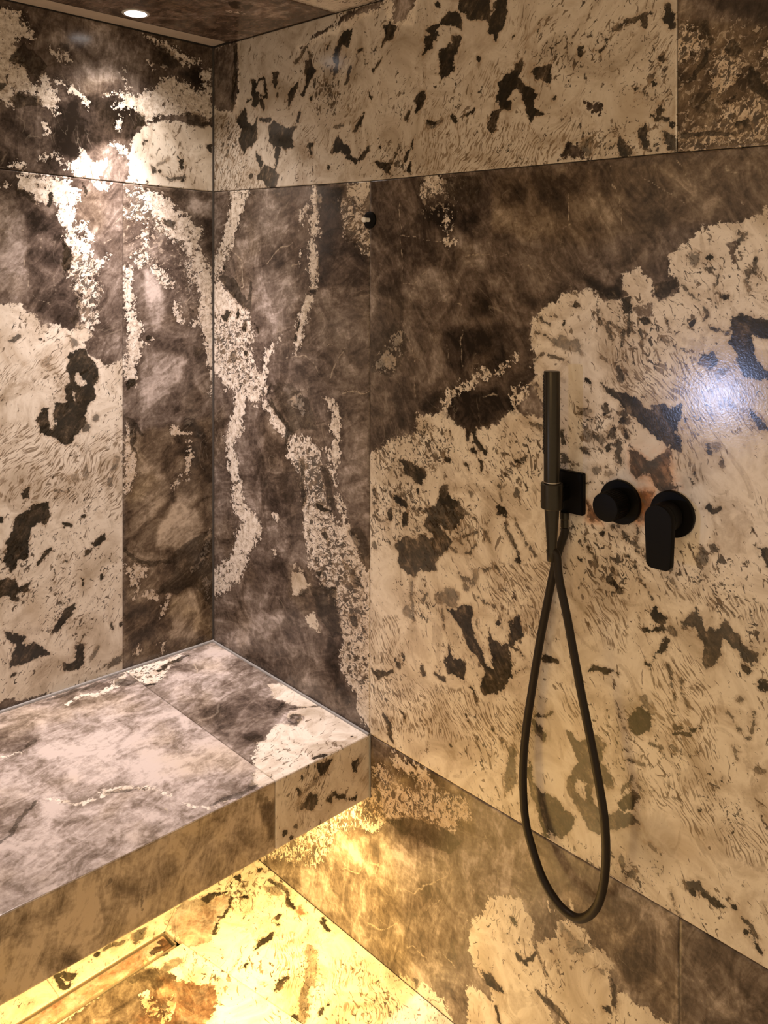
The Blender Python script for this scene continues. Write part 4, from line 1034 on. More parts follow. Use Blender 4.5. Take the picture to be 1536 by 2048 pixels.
FIG['FC'] = [
('g',1,'p',[290,456,290,379,313,346,369,333,430,288,471,304,506,362,299,573]),
('t',0.12,'p',[226,435,429,263,533,335,299,573]),
('r',0.5,'p',[339,355,434,267,516,352,399,471]),
('v',1,'s',[356,393,8.1,384,409,8.9,404,404,5.2]),
('v',1,'s',[402,375,6.4,428,396,5.1]),
('d',0.5,'s',[305,399,11.1,317,360,11.2,351,368,13.7]),
('d',0.5,'s',[328,331,11.4]),
('d',0.5,'s',[331,310,11.5]),
('d',1,'s',[269,332,7.1,290,315,4.7]),
('d',0.3,'p',[350,412,398,362,434,405,390,434])]
FIG['FA'] = [
('d',1,'p',[171,509,205,474,239,500,221,518]),
('e',1,'p',[186,503,216,490,224,499]),
('d',1,'s',[191,421,5.9]),
('d',0.6,'p',[189,342,193,307,221,329,222,347]),
('g',1,'p',[166,639,169,588,180,552,175,590,189,648]),
('d',0.8,'p',[213,257,229,260,237,283]),
('d',0.6,'s',[189,400,4.2,197,363,4.8])]
FIG['FD'] = [
('t',0.55,'p',[92,588,268,220,382,293,264,653]),
('r',0.4,'p',[92,588,268,220,382,293,264,653]),
('d',1,'s',[269,332,8.8,279,308,7.1]),
('d',1,'s',[259,309,7.2,292,285,9.0]),
('c',1,'s',[276,348,5.2,303,311,5.3])]
FIG['T2'] = [
('t',0.62,'p',[-871,812,65,-233,977,513,591,1053]),
('c',1,'s',[5,255,8.7,24,271,7.7,58,315,7.4,68,357,5.6,48,389,5.5,63,431,3.1]),
('c',1,'s',[-1,553,3.0,-8,496,3.1,1,426,4.0,8,364,2.5]),
('d',0.55,'p',[23,291,69,257,77,293,57,308]),
('d',0.6,'s',[17,450,4.7,21,358,5.7,18,268,4.3]),
('d',0.7,'s',[-7,551,3.7,-3,509,3.8,2,450,3.1]),
('c',1,'s',[152,639,2.6,184,603,2.6,187,580,2.6]),
('d',0.6,'s',[184,579,2.6,159,543,3.4]),
('d',0.7,'s',[432,724,2.0,420,690,2.6,403,679,2.7,376,647,2.8,358,622,3.4]),
('c',1,'s',[360,622,2.3,377,597,2.3,411,575,2.6,427,535,3.5,415,509,4.2,433,479,2.4,464,450,2.4,504,436,1.8]),
('c',1,'s',[542,428,2.0,563,420,2.3,584,396,2.6,589,362,2.0]),
('l',1,'s',[531,462,2.3,552,470,2.2]),
('d',0.6,'s',[578,392,2.9,586,354,4.1]),
('d',0.5,'s',[422,513,2.9,427,501,3.0,451,468,1.8]),
('t',-0.4,'p',[66,598,68,505,173,534,188,585,149,629]),
('t',-0.15,'p',[432,518,479,442,542,449,527,510,469,532]),
('t',-0.35,'p',[-8,496,41,242,121,260,94,428]),
('t',0.2,'p',[193,552,221,376,480,356,446,444,354,549]),
('t',-0.15,'p',[250,665,282,641,368,635,417,693,395,718]),
('t',0.1,'p',[118,246,376,228,525,252,406,309]),
('t',-0.1,'p',[469,729,467,555,581,567,530,714]),
('d',0.6,'p',[577,376,582,312,542,259,573,299,588,293,595,355]),
('c',1,'p',[574,297,539,256,571,238,607,235,598,288]),
('t',-0.25,'p',[508,374,543,284,588,305,589,373])]
FIG['T1'] = [
('t',0.25,'p',[-282,183,247,-444,841,171,493,568]),
('c',1,'p',[283,33,302,0,365,-10,443,-4,605,-12,616,261,549,264,511,242,471,206,477,184,446,161,439,108,413,73,418,42,348,65]),
('g',1,'s',[451,97,12.6,448,77,12.8]),
('d',0.7,'s',[455,104,3.7,442,96,3.0,432,75,3.0,444,66,3.0,457,78,3.0,463,100,3.7]),
('d',0.6,'s',[403,65,3.1,418,34,3.1,439,0,2.4]),
('c',1,'p',[5,255,15,131,7,93,35,128,97,214,110,254,69,257]),
('k',0.9,'p',[5,255,-3,87,82,72,136,243,69,257]),
('d',0.9,'s',[55,196,5.2,38,145,6.3,33,99,4.6]),
('d',1,'s',[101,256,4.1,107,240,4.2]),
('t',-0.4,'p',[61,159,78,98,123,106,99,154]),
('t',-0.4,'p',[281,228,270,85,380,61,445,147,474,202,459,248,367,253]),
('t',0.25,'p',[108,220,28,28,108,-1,192,102,227,258]),
('d',1,'s',[582,261,5.0]),
('d',1,'s',[578,35,3.6]),
('d',1,'s',[583,33,2.9]),
('d',0.9,'s',[591,149,4.0,596,123,4.7]),
('l',1,'s',[85,110,3.6,122,127,3.5]),
('t',-0.2,'p',[87,45,146,-4,249,-4,215,75]),
('d',0.7,'s',[248,7,5.2,268,3,6.0]),
('l',1,'s',[535,131,2.1,519,-3,2.3]),
('t',-0.2,'p',[405,209,439,169,529,249,466,240]),
('d',0.35,'p',[428,213,447,175,477,184,468,210])]
FIG['F1'] = [
('d',0.85,'p',[150,468,105,458,126,435,142,437]),
('d',1,'p',[52,432,35,430,40,407,49,406]),
('d',0.9,'p',[206,437,188,426,191,411,203,420]),
('d',0.7,'p',[178,409,168,417,150,405,152,386,168,377,181,387]),
('d',1,'p',[126,388,105,377,107,370,121,377]),
('d',0.8,'s',[105,385,2.8,66,356,2.9,43,350,2.4]),
('d',1,'p',[243,369,228,372,226,357,240,356]),
('d',0.6,'s',[203,364,5.3]),
('d',0.6,'s',[188,394,3.6]),
('d',1,'s',[218,342,2.6]),
('d',1,'s',[248,446,2.1]),
('d',0.4,'s',[147,439,1.6,203,409,1.6,198,395,1.6]),
('d',1,'s',[43,358,2.4,40,344,2.0]),
('s',0.35,'p',[252,469,3,446,3,328,252,354]),
('o',0.25,'p',[252,469,3,446,3,328,252,354])]
FIG['F2'] = [
('t',0.42,'p',[1164,929,252,583,252,-560,1164,237]),
('c',1,'p',[292,463,271,473,252,469,252,434,281,455]),
('t',-0.6,'p',[289,439,259,431,259,344,277,376]),
('t',-0.3,'p',[301,473,271,465,277,400,295,418]),
('d',0.5,'s',[538,399,2.2,542,371,1.8]),
('d',0.6,'s',[605,450,1.6,599,455,1.6]),
('t',0.15,'p',[507,481,453,469,483,439,512,423]),
('t',0.12,'p',[599,488,549,476,559,439,594,457]),
('t',-0.15,'p',[778,521,756,487,764,461,789,452]),
('t',-0.25,'p',[703,380,658,378,650,334,687,339]),
('t',-0.3,'s',[608,415,5.1]),
('k',0.4,'p',[512,492,473,482,502,410,521,420])]
FIG['CE'] = [
('d',0.9,'p',[373,213,402,203,345,158,341,177]),
('d',0.8,'p',[381,175,407,168,362,144,353,151]),
('v',1,'s',[309,164,3.4,327,141,2.8]),
('t',-0.5,'s',[141,119,6.2,175,62,6.3,197,13,5.6]),
('t',-0.2,'s',[229,190,7.1,306,107,5.7]),
('t',0.2,'p',[418,189,462,89,359,44,327,123]),
('t',-0.05,'p',[124,488,364,236,302,194,90,473]),
('t',0.12,'p',[261,294,284,160,194,167,194,254]),
('t',-0.3,'s',[393,67,10.5,434,48,10.3])]
FIG['CF'] = [
('t',0.75,'p',[634,270,980,-34,519,-687,-19,-243])]
def seg_dist(px, py, pts, closed):
    d = np.full(px.shape, 1e9); n = len(pts)
    for i in range(n if closed else n - 1):
        ax, ay = pts[i]; bx, by = pts[(i + 1) % n]; vx, vy = bx - ax, by - ay; L = vx * vx + vy * vy + 1e-12
        u = np.clip(((px - ax) * vx + (py - ay) * vy) / L, 0, 1)
        d = np.minimum(d, np.hypot(px - ax - u * vx, py - ay - u * vy))
    return d
def inside(px, py, pts):
    r = np.zeros(px.shape, bool); n = len(pts)
    for i in range(n):
        ax, ay = pts[i]; bx, by = pts[(i + 1) % n]
        if ay == by: continue
        c = ((ay > py) != (by > py)) & (px < (bx - ax) * (py - ay) / (by - ay) + ax); r ^= c
    return r
def stroke_sd(px, py, pts):
    if len(pts) == 1: return pts[0][2] - np.hypot(px - pts[0][0], py - pts[0][1])
    d = np.full(px.shape, -1e9)
    for (ax, ay, ar), (bx, by, br) in zip(pts, pts[1:]):
        vx, vy = bx - ax, by - ay; L = vx * vx + vy * vy + 1e-12
        u = np.clip(((px - ax) * vx + (py - ay) * vy) / L, 0, 1)
        d = np.maximum(d, ar + (br - ar) * u - np.hypot(px - ax - u * vx, py - ay - u * vy))
    return d
def vnoise(x, y, key):
    rs = np.random.RandomState(sum(ord(c) * 31 ** i for i, c in enumerate(key)) % 99991); G = rs.uniform(-1, 1, (97, 97))
    i, j = np.floor(x).astype(int), np.floor(y).astype(int); f, g = x - i, y - j; f = f * f * (3 - 2 * f); g = g * g * (3 - 2 * g)
    i0, i1, j0, j1 = i % 97, (i + 1) % 97, j % 97, (j + 1) % 97
    return (G[i0, j0] * (1 - f) + G[i1, j0] * f) * (1 - g) + (G[i0, j1] * (1 - f) + G[i1, j1] * f) * g
def figure(key, U, V, base):
    """per-vertex figuring fields of one slab (U, V in metres)"""
    n = U.size; F = {k: np.zeros(n) for k in ('darkv', 'speck', 'streak', 'ochre', 'rust', 'tone', 'crack')}
    F['cream'] = np.full(n, float(base)); F['dark'] = np.full(n, -1.0); F['vein'] = np.full(n, -1.0)
    x, y = U * 1000, V * 1000
    wx = 4.5 * vnoise(x / 26, y / 26, key + 'a') + 2.4 * vnoise(x / 10, y / 10, key + 'b'); wy = 4.5 * vnoise(x / 26, y / 26, key + 'c') + 2.4 * vnoise(x / 10, y / 10, key + 'd')
    x = x + wx; y = y + wy
    for kind, val, shape, flat in FIG.get(key, ()):
        w = 3 if shape == 's' else 2
        pts = [tuple(flat[i:i + w]) for i in range(0, len(flat), w)]
        M = 26; grow = 0.9
        lo = np.min(np.array(pts)[:, :2], 0) - M; hi = np.max(np.array(pts)[:, :2], 0) + M
        if w == 3: m_ = max(p[2] for p in pts); lo -= m_; hi += m_
        I = np.nonzero((x > lo[0]) & (x < hi[0]) & (y > lo[1]) & (y < hi[1]))[0]
        if not I.size: continue
        px, py = x[I], y[I]
        if shape == 's': sd = stroke_sd(px, py, pts) + (grow if kind in 'dvc' else 0)
        else:
            sd = seg_dist(px, py, pts, True); sd = np.where(inside(px, py, pts), sd, -sd)
        if kind == 'c': F['cream'][I] = np.maximum(F['cream'][I], np.clip(sd / 20, -1, 1))
        elif kind == 'g': F['cream'][I] = np.minimum(F['cream'][I], np.clip(-sd / 20, -1, 1))
        elif kind == 'd':
            f = np.clip(sd / 16, -1, 1); up = f > F['dark'][I]
            F['darkv'][I] = np.where(up & (f > -0.4), np.maximum(val, np.where(F['dark'][I] > 0.1, F['darkv'][I], 0)), F['darkv'][I]); F['dark'][I] = np.maximum(F['dark'][I], f)
        elif kind == 'e': F['dark'][I] = np.minimum(F['dark'][I], np.clip(-sd / 16, -1, 1))
        elif kind == 'v': F['vein'][I] = np.maximum(F['vein'][I], np.clip(sd / 16, -1, 1))
        elif kind == 'l': F['crack'][I] = np.maximum(F['crack'][I], np.clip(1 + (sd - 2) / 5, 0, 1))
        elif kind == 't':
            q = np.clip(sd / 22 + 0.5, 0, 1); F['tone'][I] += val * q * q * (3 - 2 * q)
        else:
            nm = {'k': 'speck', 's': 'streak', 'o': 'ochre', 'r': 'rust'}[kind]
            q = np.clip(sd / 26 + 0.5, 0, 1); F[nm][I] = np.maximum(F[nm][I], val * q * q * (3 - 2 * q))
    return F
# ---------------------------------------------------------------- slab builder
GRID = 0.0029; GAP = 0.0014; TH = 0.009
def slab(name, key, parent, urange, lo, hi, place, normal, base=-1, seed=0.0, ang=0.0, grid=GRID, ubreaks=(), th=TH, fadd=None):
    """a stone slab: u over urange, v between the curves lo(u) and hi(u); place(u, v, depth) -> world point; ang is the direction of its grain"""
    u0, u1 = urange[0] + GAP, urange[1] - GAP
    us = sorted({u0, u1, *[b for b in ubreaks if u0 < b < u1], *np.linspace(u0, u1, max(2, int((u1 - u0) / grid) + 1)).tolist()})
    us = np.array(us); L = np.array([lo(u) for u in us]) + GAP; H = np.array([hi(u) for u in us]) - GAP
    H = np.maximum(H, L + 0.0004)
    nv = max(2, int(np.max(H - L) / grid) + 1); tt = np.linspace(0, 1, nv)
    U = np.repeat(us[:, None], nv, 1); V = L[:, None] + (H - L)[:, None] * tt[None, :]
    nu = len(us); co = place(U.ravel(), V.ravel(), 0.0)
    # rim: a shallow arris, then the edge going back
    ring = [(i, 0) for i in range(nu)] + [(nu - 1, j) for j in range(1, nv)] + [(i, nv - 1) for i in range(nu - 2, -1, -1)] + [(0, j) for j in range(nv - 2, 0, -1)]
    rid = np.array([i * nv + j for i, j in ring]); rU, rV = U.ravel()[rid], V.ravel()[rid]
    e = 0.0006
    dU = np.where(rid // nv == 0, -e, np.where(rid // nv == nu - 1, e, 0)); dV = np.where(rid % nv == 0, -e, np.where(rid % nv == nv - 1, e, 0))
    r1 = place(rU + dU, rV + dV, e); r2 = place(rU + dU, rV + dV, th); n0 = nu * nv; nr = len(rid)
    co = np.vstack([co, r1, r2])
    i, j = np.meshgrid(np.arange(nu - 1), np.arange(nv - 1), indexing='ij'); a = (i * nv + j).ravel()
    q = np.stack([a, a + nv, a + nv + 1, a + 1], 1)
    k = np.arange(nr); k2 = (k + 1) % nr
    q = np.vstack([q, np.stack([rid[k], n0 + k, n0 + k2, rid[k2]], 1), np.stack([n0 + k, n0 + nr + k, n0 + nr + k2, n0 + k2], 1)])
    # does face 0 look along the normal?
    p = co[q[0]]; nn = np.cross(p[1] - p[0], p[2] - p[0])
    if nn @ np.array(normal) < 0: q = q[:, ::-1]
    me = bpy.data.meshes.new(name)
    me.vertices.add(len(co)); me.vertices.foreach_set('co', co.astype(np.float32).ravel())
    me.loops.add(q.size); me.loops.foreach_set('vertex_index', q.astype(np.int32).ravel())
    me.polygons.add(len(q)); me.polygons.foreach_set('loop_start', np.arange(0, q.size, 4, dtype=np.int32))
    me.update(calc_edges=True)
    aU = np.concatenate([U.ravel(), rU, rU]); aV = np.concatenate([V.ravel(), rV, rV + 0.0])
    F = figure(key, aU, aV, base)
    if fadd:
        for kk, vv in fadd.items(): F[kk] = F[kk] + vv
    for kk, arr in F.items():
        at = me.attributes.new('f_' + kk, 'FLOAT', 'POINT'); at.data.foreach_set('value', arr.astype(np.float32))
    su, sv = aU + seed * 3.71, aV + seed * 2.13                              # every slab its own stretch of stone
    st = np.stack([su, sv, np.zeros(aU.shape)], 1)
    c, s = math.cos(ang), math.sin(ang); sr = np.stack([su * c + sv * s, -su * s + sv * c, np.zeros(aU.shape)], 1)
    for nm, arr in (('st', st), ('sr', sr)):
        at = me.attributes.new(nm, 'FLOAT_VECTOR', 'POINT'); at.data.foreach_set('vector', arr.astype(np.float32).ravel())
    me.materials.append(STONE)
    o = link(bpy.data.objects.new(name, me), parent); return o
def P3(x, y, z): return np.stack([np.broadcast_to(x, np.shape(z)), np.broadcast_to(y, np.shape(z)), z], 1).astype(float)
placeR = lambda u, v, d: P3(u, np.full(u.shape, float(d)), v)                  # right wall: u = x, v = z
placeL = lambda u, v, d: P3(np.full(u.shape, -float(d)), -u, v)                # left wall: u = -y, v = z
def lerp(tab):
    xs, ys = zip(*tab); return lambda u: float(np.interp(u, xs, ys)) if xs[0] <= u <= xs[-1] else (ys[0] + (u - xs[0]) * (ys[1] - ys[0]) / (xs[1] - xs[0]) if u < xs[0] else ys[-1] + (u - xs[-1]) * (ys[-1] - ys[-2]) / (xs[-1] - xs[-2]))
RX, LY = 2.55, 2.10                                                           # how far the two walls run out of the picture
seamR = lerp([(0, 1.6825), (0.597, 1.6648), (1.294, 1.6548), (1.4336, 1.6507), (RX, 1.625)])
ceilR = lerp([(0, 2.0666), (RX, 1.99)])
benchR = lerp([(0, 0.4863), (0.598, 0.4668), (1.4336, 0.4438), (RX, 0.413)])
seamL = lerp([(0, 1.6825), (0.2604, 1.6862), (0.5532, 1.6943), (LY, 1.735)])
ceilL = lerp([(0, 2.0666), (LY, 2.074)])
benchL = lerp([(0, 0.4863), (0.5532, 0.4999), (LY, 0.538)])
XB = 0.5985                                                                   # front of the seat
def bz(x, s): return 0.4863 - 0.0326 * x + 0.0250 * s + 0.018 * x * s         # seat surface, a touch out of level
def fz(x, s): return -0.0164 * max(0.0, x - 0.19) if x < RX else -0.0164 * (RX - 0.19)
# ---------------------------------------------------------------- walls
def wall(name, a, b):
    bm = bmesh.new(); box(bm, a, b); return tag(mesh_obj(name, bm, GROUT), kind='structure')
wall_r = wall('wall_right', (-0.12, 0.0045, -0.12), (RX, 0.12, 2.16))
wall_l = wall('wall_left', (-0.12, -LY, -0.12), (-0.0045, 0.0045, 2.16))
N_R, N_L, N_U, N_D = (0, -1, 0), (1, 0, 0), (0, 0, 1), (0, 0, -1)
r = math.radians
slab('stone_slab', 'R1', wall_r, (0, 1.2945), seamR, ceilR, placeR, N_R, base=1, seed=1.0, ang=r(60), ubreaks=(0.597,), fadd={'tone': -0.30})  # negative tone darkens the stone to stand in for dimmer light up here
slab('stone_slab', 'R2', wall_r, (1.2945, RX), seamR, ceilR, placeR, N_R, seed=2.0, ang=r(60), ubreaks=(1.4336,))
slab('stone_slab', 'R3', wall_r, (0, 0.5975), benchR, seamR, placeR, N_R, seed=3.0, ang=r(15), fadd={'tone': 0.10})
slab('stone_slab', 'R4', wall_r, (0.5975, 1.7975), benchR, seamR, placeR, N_R, seed=4.0, ang=r(122), ubreaks=(1.294, 1.4336))
slab('stone_slab', 'R4x', wall_r, (1.7975, RX), benchR, seamR, placeR, N_R, base=1, seed=4.3, ang=r(122), grid=0.02)
slab('stone_slab', 'R5', wall_r, (0, 1.297), lambda u: fz(u, 0), benchR, placeR, N_R, seed=5.0, ang=r(80), fadd={'tone': 0.27, 'ochre': 0.15}, ubreaks=(0.19, 0.598))  # lighter, warmer stone colour paints in the seat strip's wider glow
slab('stone_slab', 'R6', wall_r, (1.297, RX), lambda u: fz(u, 0), benchR, placeR, N_R, seed=6.0, ang=r(70), grid=0.006, fadd={'tone': 0.1})
slab('stone_slab', 'L1', wall_l, (0, 1.2), seamL, ceilL, placeL, N_L, seed=7.0, ang=r(100), ubreaks=(0.2604, 0.5532), fadd={'speck': -0.25})
slab('stone_slab', 'L1x', wall_l, (1.2, LY), seamL, ceilL, placeL, N_L, seed=7.4, grid=0.02)
slab('stone_slab', 'L2', wall_l, (0, 0.2604), benchL, seamL, placeL, N_L, seed=8.0, ang=r(150), fadd={'tone': 0.10})
slab('stone_slab', 'L3', wall_l, (0.2604, 1.4604), benchL, seamL, placeL, N_L, seed=9.0, ang=r(130), fadd={'tone': 0.06})
slab('stone_slab', 'L3x', wall_l, (1.4604, LY), benchL, seamL, placeL, N_L, base=1, seed=9.5, grid=0.02)
slab('stone_slab', 'L4', wall_l, (0, 1.2), lambda u: 0.0, benchL, placeL, N_L, seed=10.0, grid=0.012, base=1)
slab('stone_slab', 'L4x', wall_l, (1.2, LY), lambda u: 0.0, benchL, placeL, N_L, seed=10.5, grid=0.02)
bm = bmesh.new(); tube(bm, [(0.0012, -0.0012, benchR(0)), (0.0012, -0.0012, ceilR(0))], 0.0030, 8)
tag(mesh_obj('trim_1', bm, GROUT), kind='structure')
# ---------------------------------------------------------------- floor, cut on the falls to the drain
floor = wall('floor', (-0.12, -LY, -0.14), (RX, 0.0045, -0.0505))
flz = np.vectorize(lambda x: fz(x, 0))
placeF = lambda u, v, d: P3(u, -v, flz(u) - float(d))                         # u = x, v = -y
DX0, DX1, DS0, DS1 = 0.2345, 0.2905, 0.2840, 0.98
edge = lerp([(DX0, 0.2840), (DX1, 0.2740), (0.6426, 0.2092), (1.70, 0.0150)])
diag = lambda u: u * DS0 / DX0
slab('stone_slab', 'FB', floor, (0, 1.70), lambda u: -0.001, lambda u: diag(u) if u < DX0 else edge(u), placeF, N_U, base=1, seed=11.0, ang=r(40), ubreaks=(DX0, DX1, 0.6426, 0.19))
slab('stone_slab', 'FA', floor, (0, DX0), diag, lambda u: 0.525, placeF, N_U, base=1, seed=12.0, ang=r(40))
slab('stone_slab', 'FA2', floor, (0, DX0), lambda u: 0.525, lambda u: 1.30, placeF, N_U, base=1, seed=12.4, ang=r(40), grid=0.008)
slab('stone_slab', 'FC', floor, (DX1, 1.70), edge, lambda u: 1.30, placeF, N_U, base=1, seed=13.0, ang=r(20), ubreaks=(0.6426,), grid=0.005)
slab('stone_slab', 'FDx', floor, (DX0, DX1), lambda u: DS1, lambda u: 1.30, placeF, N_U, base=1, seed=13.5, grid=0.02)
slab('stone_slab', 'FE', floor, (0, 1.70), lambda u: 1.30, lambda u: LY, placeF, N_U, base=1, seed=14.0, grid=0.02)
slab('stone_slab', 'FF', floor, (1.70, RX), lambda u: 0.0, lambda u: LY, placeF, N_U, base=1, seed=14.5, grid=0.02)
# ---------------------------------------------------------------- ceiling
ceiling = wall('ceiling', (-0.12, -LY, 2.082), (RX, 0.0045, 2.20))
cz = np.vectorize(lambda x: 2.0666 + (1.99 - 2.0666) * x / RX)
placeC = lambda u, v, d: P3(u, -v, cz(u) + float(d))
CS = 0.0755                                                                   # the pale strip along the left wall
slab('ceiling_slab', 'CE', ceiling, (CS, 0.488), lambda u: 0.0, lambda u: 1.30, placeC, N_D, seed=15.0, ang=r(5), grid=0.008, fadd={'tone': 0.10, 'rust': 0.25})
slab('ceiling_slab', 'CF', ceiling, (0.488, 1.5), lambda u: 0.0, lambda u: 1.30, placeC, N_D, base=1, seed=15.5, grid=0.012)
bm = bmesh.new(); box(bm, (0.0, -LY, 2.0705), (CS + 0.004, 0.0, 2.0825)); tag(mesh_obj('pale_strip', bm, PLASTER, ceiling))
bm = bmesh.new(); box(bm, (1.5, -LY, 2.03), (RX, 0.0, 2.0825)); tag(mesh_obj('ceiling_board', bm, PLASTER, ceiling))
bm = bmesh.new(); box(bm, (CS, -LY, 2.03), (1.5, -1.30, 2.0825)); tag(mesh_obj('ceiling_board', bm, PLASTER, ceiling))
# ---------------------------------------------------------------- shower bench
bench = empty('shower_bench', (0.30, -0.75, 0.33), 'stone-clad floating shower bench in the corner with grey top slabs, lit underneath', 'bench')
def child(o): o.matrix_parent_inverse = Matrix.Translation(-Vector(bench.location)); return o
BL = 1.50
bzv = np.vectorize(bz)
placeT = lambda u, v, d: P3(u, -v, bzv(u, v) - float(d))
fb = lerp([(0, 0.3313), (0.7788, 0.3580), (BL, 0.3827)])
placeX = lambda u, v, d: P3(np.full(u.shape, XB - float(d)), -u, v)           # front face: u = -y
SS = 0.2575
child(slab('seat_slab', 'T1', bench, (0.0030, XB), lambda u: 0.0030, lambda u: SS, placeT, N_U, seed=21.0, ang=r(70), fadd={'tone': 0.14, 'speck': -0.55}))
child(slab('seat_slab', 'T2', bench, (0.0030, XB), lambda u: SS, lambda u: BL, placeT, N_U, seed=22.0, ang=r(75)))
ft = lambda u: bz(XB, u) - 0.0002
child(slab('front_slab', 'F1', bench, (0.0005, SS), fb, lambda u: ft(u), placeX, N_L, base=1, seed=23.0, ang=r(110), fadd={'ochre': 0.25}))  # added ochre stands in for yellow strip light bounced off the floor
child(slab('front_slab', 'F2', bench, (SS, BL), fb, lambda u: ft(u), placeX, N_L, seed=24.0, ang=r(100), fadd={'tone': 0.22, 'ochre': 0.95}))  # lighter tone and ochre paint in the same yellow bounce light
bm = bmesh.new()
v8 = [bm.verts.new(p) for p in [(0.002, 0, fb(0) + .012), (XB - .0095, 0, fb(0) + .012), (XB - .0095, -BL, fb(BL) + .012), (0.002, -BL, fb(BL) + .012),
                                (0.002, 0, bz(0, 0) - .0092), (XB - .0095, 0, bz(XB, 0) - .0092), (XB - .0095, -BL, bz(XB, BL) - .0092), (0.002, -BL, bz(0, BL) - .0092)]]
for f in ((0, 1, 2, 3), (4, 5, 6, 7), (0, 1, 5, 4), (1, 2, 6, 5), (2, 3, 7, 6), (3, 0, 4, 7)): bm.faces.new([v8[i] for i in f])
child(mesh_obj('carcass', bm, GROUT, bench))
bm = bmesh.new()
tube(bm, [(0.0035, -s, bz(0.0035, s) + 0.0008) for s in np.linspace(0.002, BL, 12)], 0.0042, 8)
child(tag(mesh_obj('sealant_bead', bm, BEAD, bench), 'pale grey silicone joint against the walls'))
bm = bmesh.new()
tube(bm, [(x, -0.0035, bz(x, 0.0035) + 0.0004) for x in np.linspace(0.002, XB, 12)], 0.0034, 8)
child(mesh_obj('sealant_bead', bm, BEAD, bench))
bm = bmesh.new(); tube(bm, [(XB + 0.0005, -0.0015, fb(0)), (XB + 0.0005, -0.0015, bz(XB, 0))], 0.0026, 8)
child(mesh_obj('sealant_bead', bm, BEAD, bench))
bm = bmesh.new(); box(bm, (0.484, -BL + 0.03, 0.322), (0.516, -0.02, 0.350)); child(tag(mesh_obj('light_strip', bm, LEDM, bench), 'glowing warm light strip under the seat'))
# ---------------------------------------------------------------- linear drain
drain = empty('linear_drain', (0.2625, -0.60, -0.006), 'long narrow floor drain with a stone insert cover between pale metal edges', 'drain')
def dchild(o): o.matrix_parent_inverse = Matrix.Translation(-Vector(drain.location)); return o
dchild(slab('insert_cover', 'FD', drain, (DX0 + 0.0085, DX1 - 0.0085), lambda u: DS0 + 0.010, lambda u: DS1 - 0.008, placeF, N_U, seed=16.0, ang=r(85), fadd={'tone': 0.15, 'rust': 0.30}))
for (a, b) in (((DX0 + .0008, -DS1, -.04), (DX0 + .0034, -DS0 - .001, -.0012)), ((DX1 - .0048, -DS1, -.04), (DX1 - .0008, -DS0 - .001, -.0012)),
               ((DX0 + .0008, -DS0 - .0045, -.04), (DX1 - .0008, -DS0 - .001, -.0012)), ((DX0 + .0008, -DS1, -.04), (DX1 - .0008, -DS1 + .003, -.0012))):
    bm = bmesh.new(); box(bm, a, b); dchild(mesh_obj('frame_edge', bm, STEEL, drain))
bm = bmesh.new(); box(bm, (DX0 + .001, -DS1, -.049), (DX1 - .001, -DS0 - .001, -.030)); dchild(mesh_obj('trough', bm, BLACK, drain))
# ---------------------------------------------------------------- downlight
dl = empty('downlight', (DL[0], DL[1], cz(DL[0])), 'small round lit recessed downlight in the dark stone ceiling', 'ceiling light')
M = Matrix.Translation((0, 0, 0)) @ Matrix.Rotation(math.pi, 4, 'X')
bm = bmesh.new(); lathe(bm, [(0.0265, -0.0005), (0.0300, 0.0), (0.0310, 0.0016), (0.0300, 0.0028), (0.0262, 0.0030)], M); mesh_obj('trim_ring', bm, SHADE, dl, True)
bm = bmesh.new(); lathe(bm, [(0.0255, 0.0012), (0.0262, 0.0022), (0.024, 0.0034), (0.012, 0.0044)], M); mesh_obj('lens', bm, LENS, dl, True)
# ---------------------------------------------------------------- shower fittings on the right wall
RY = Matrix.Rotation(math.pi / 2, 4, 'X')                                     # local +Z -> world -Y, out of the wall
def fitting(name, x, z, label, cat): return empty(name, (x, 0, z), label, cat)
# thermostat knob
k1 = fitting('shower_valve', 1.1975, 1.0847, 'black round shower valve with a plain cylinder handle, nearest the hand shower', 'valve')
bm = bmesh.new(); lathe(bm, [(0.0355, 0), (0.0365, 0.001), (0.0365, 0.007), (0.0355, 0.008)], RY); mesh_obj('rosette', bm, BLACK, k1, True)
bm = bmesh.new(); lathe(bm, [(0.0155, 0.007), (0.0155, 0.013), (0.0222, 0.0132), (0.0232, 0.0142), (0.0232, 0.052), (0.0222, 0.0535), (0.0205, 0.0538)], RY); kh = mesh_obj('handle', bm, BLACK, k1, True)
bm = bmesh.new()
for i in range(40):
    a = 2 * math.pi * i / 40; c, s = math.cos(a) * 0.0233, math.sin(a) * 0.0233
    box(bm, (c - 0.0006, -0.049, s - 0.0006), (c + 0.0006, -0.017, s + 0.0006))
tag(mesh_obj('grip_ribs', bm, BLACK, kh), kind='stuff')
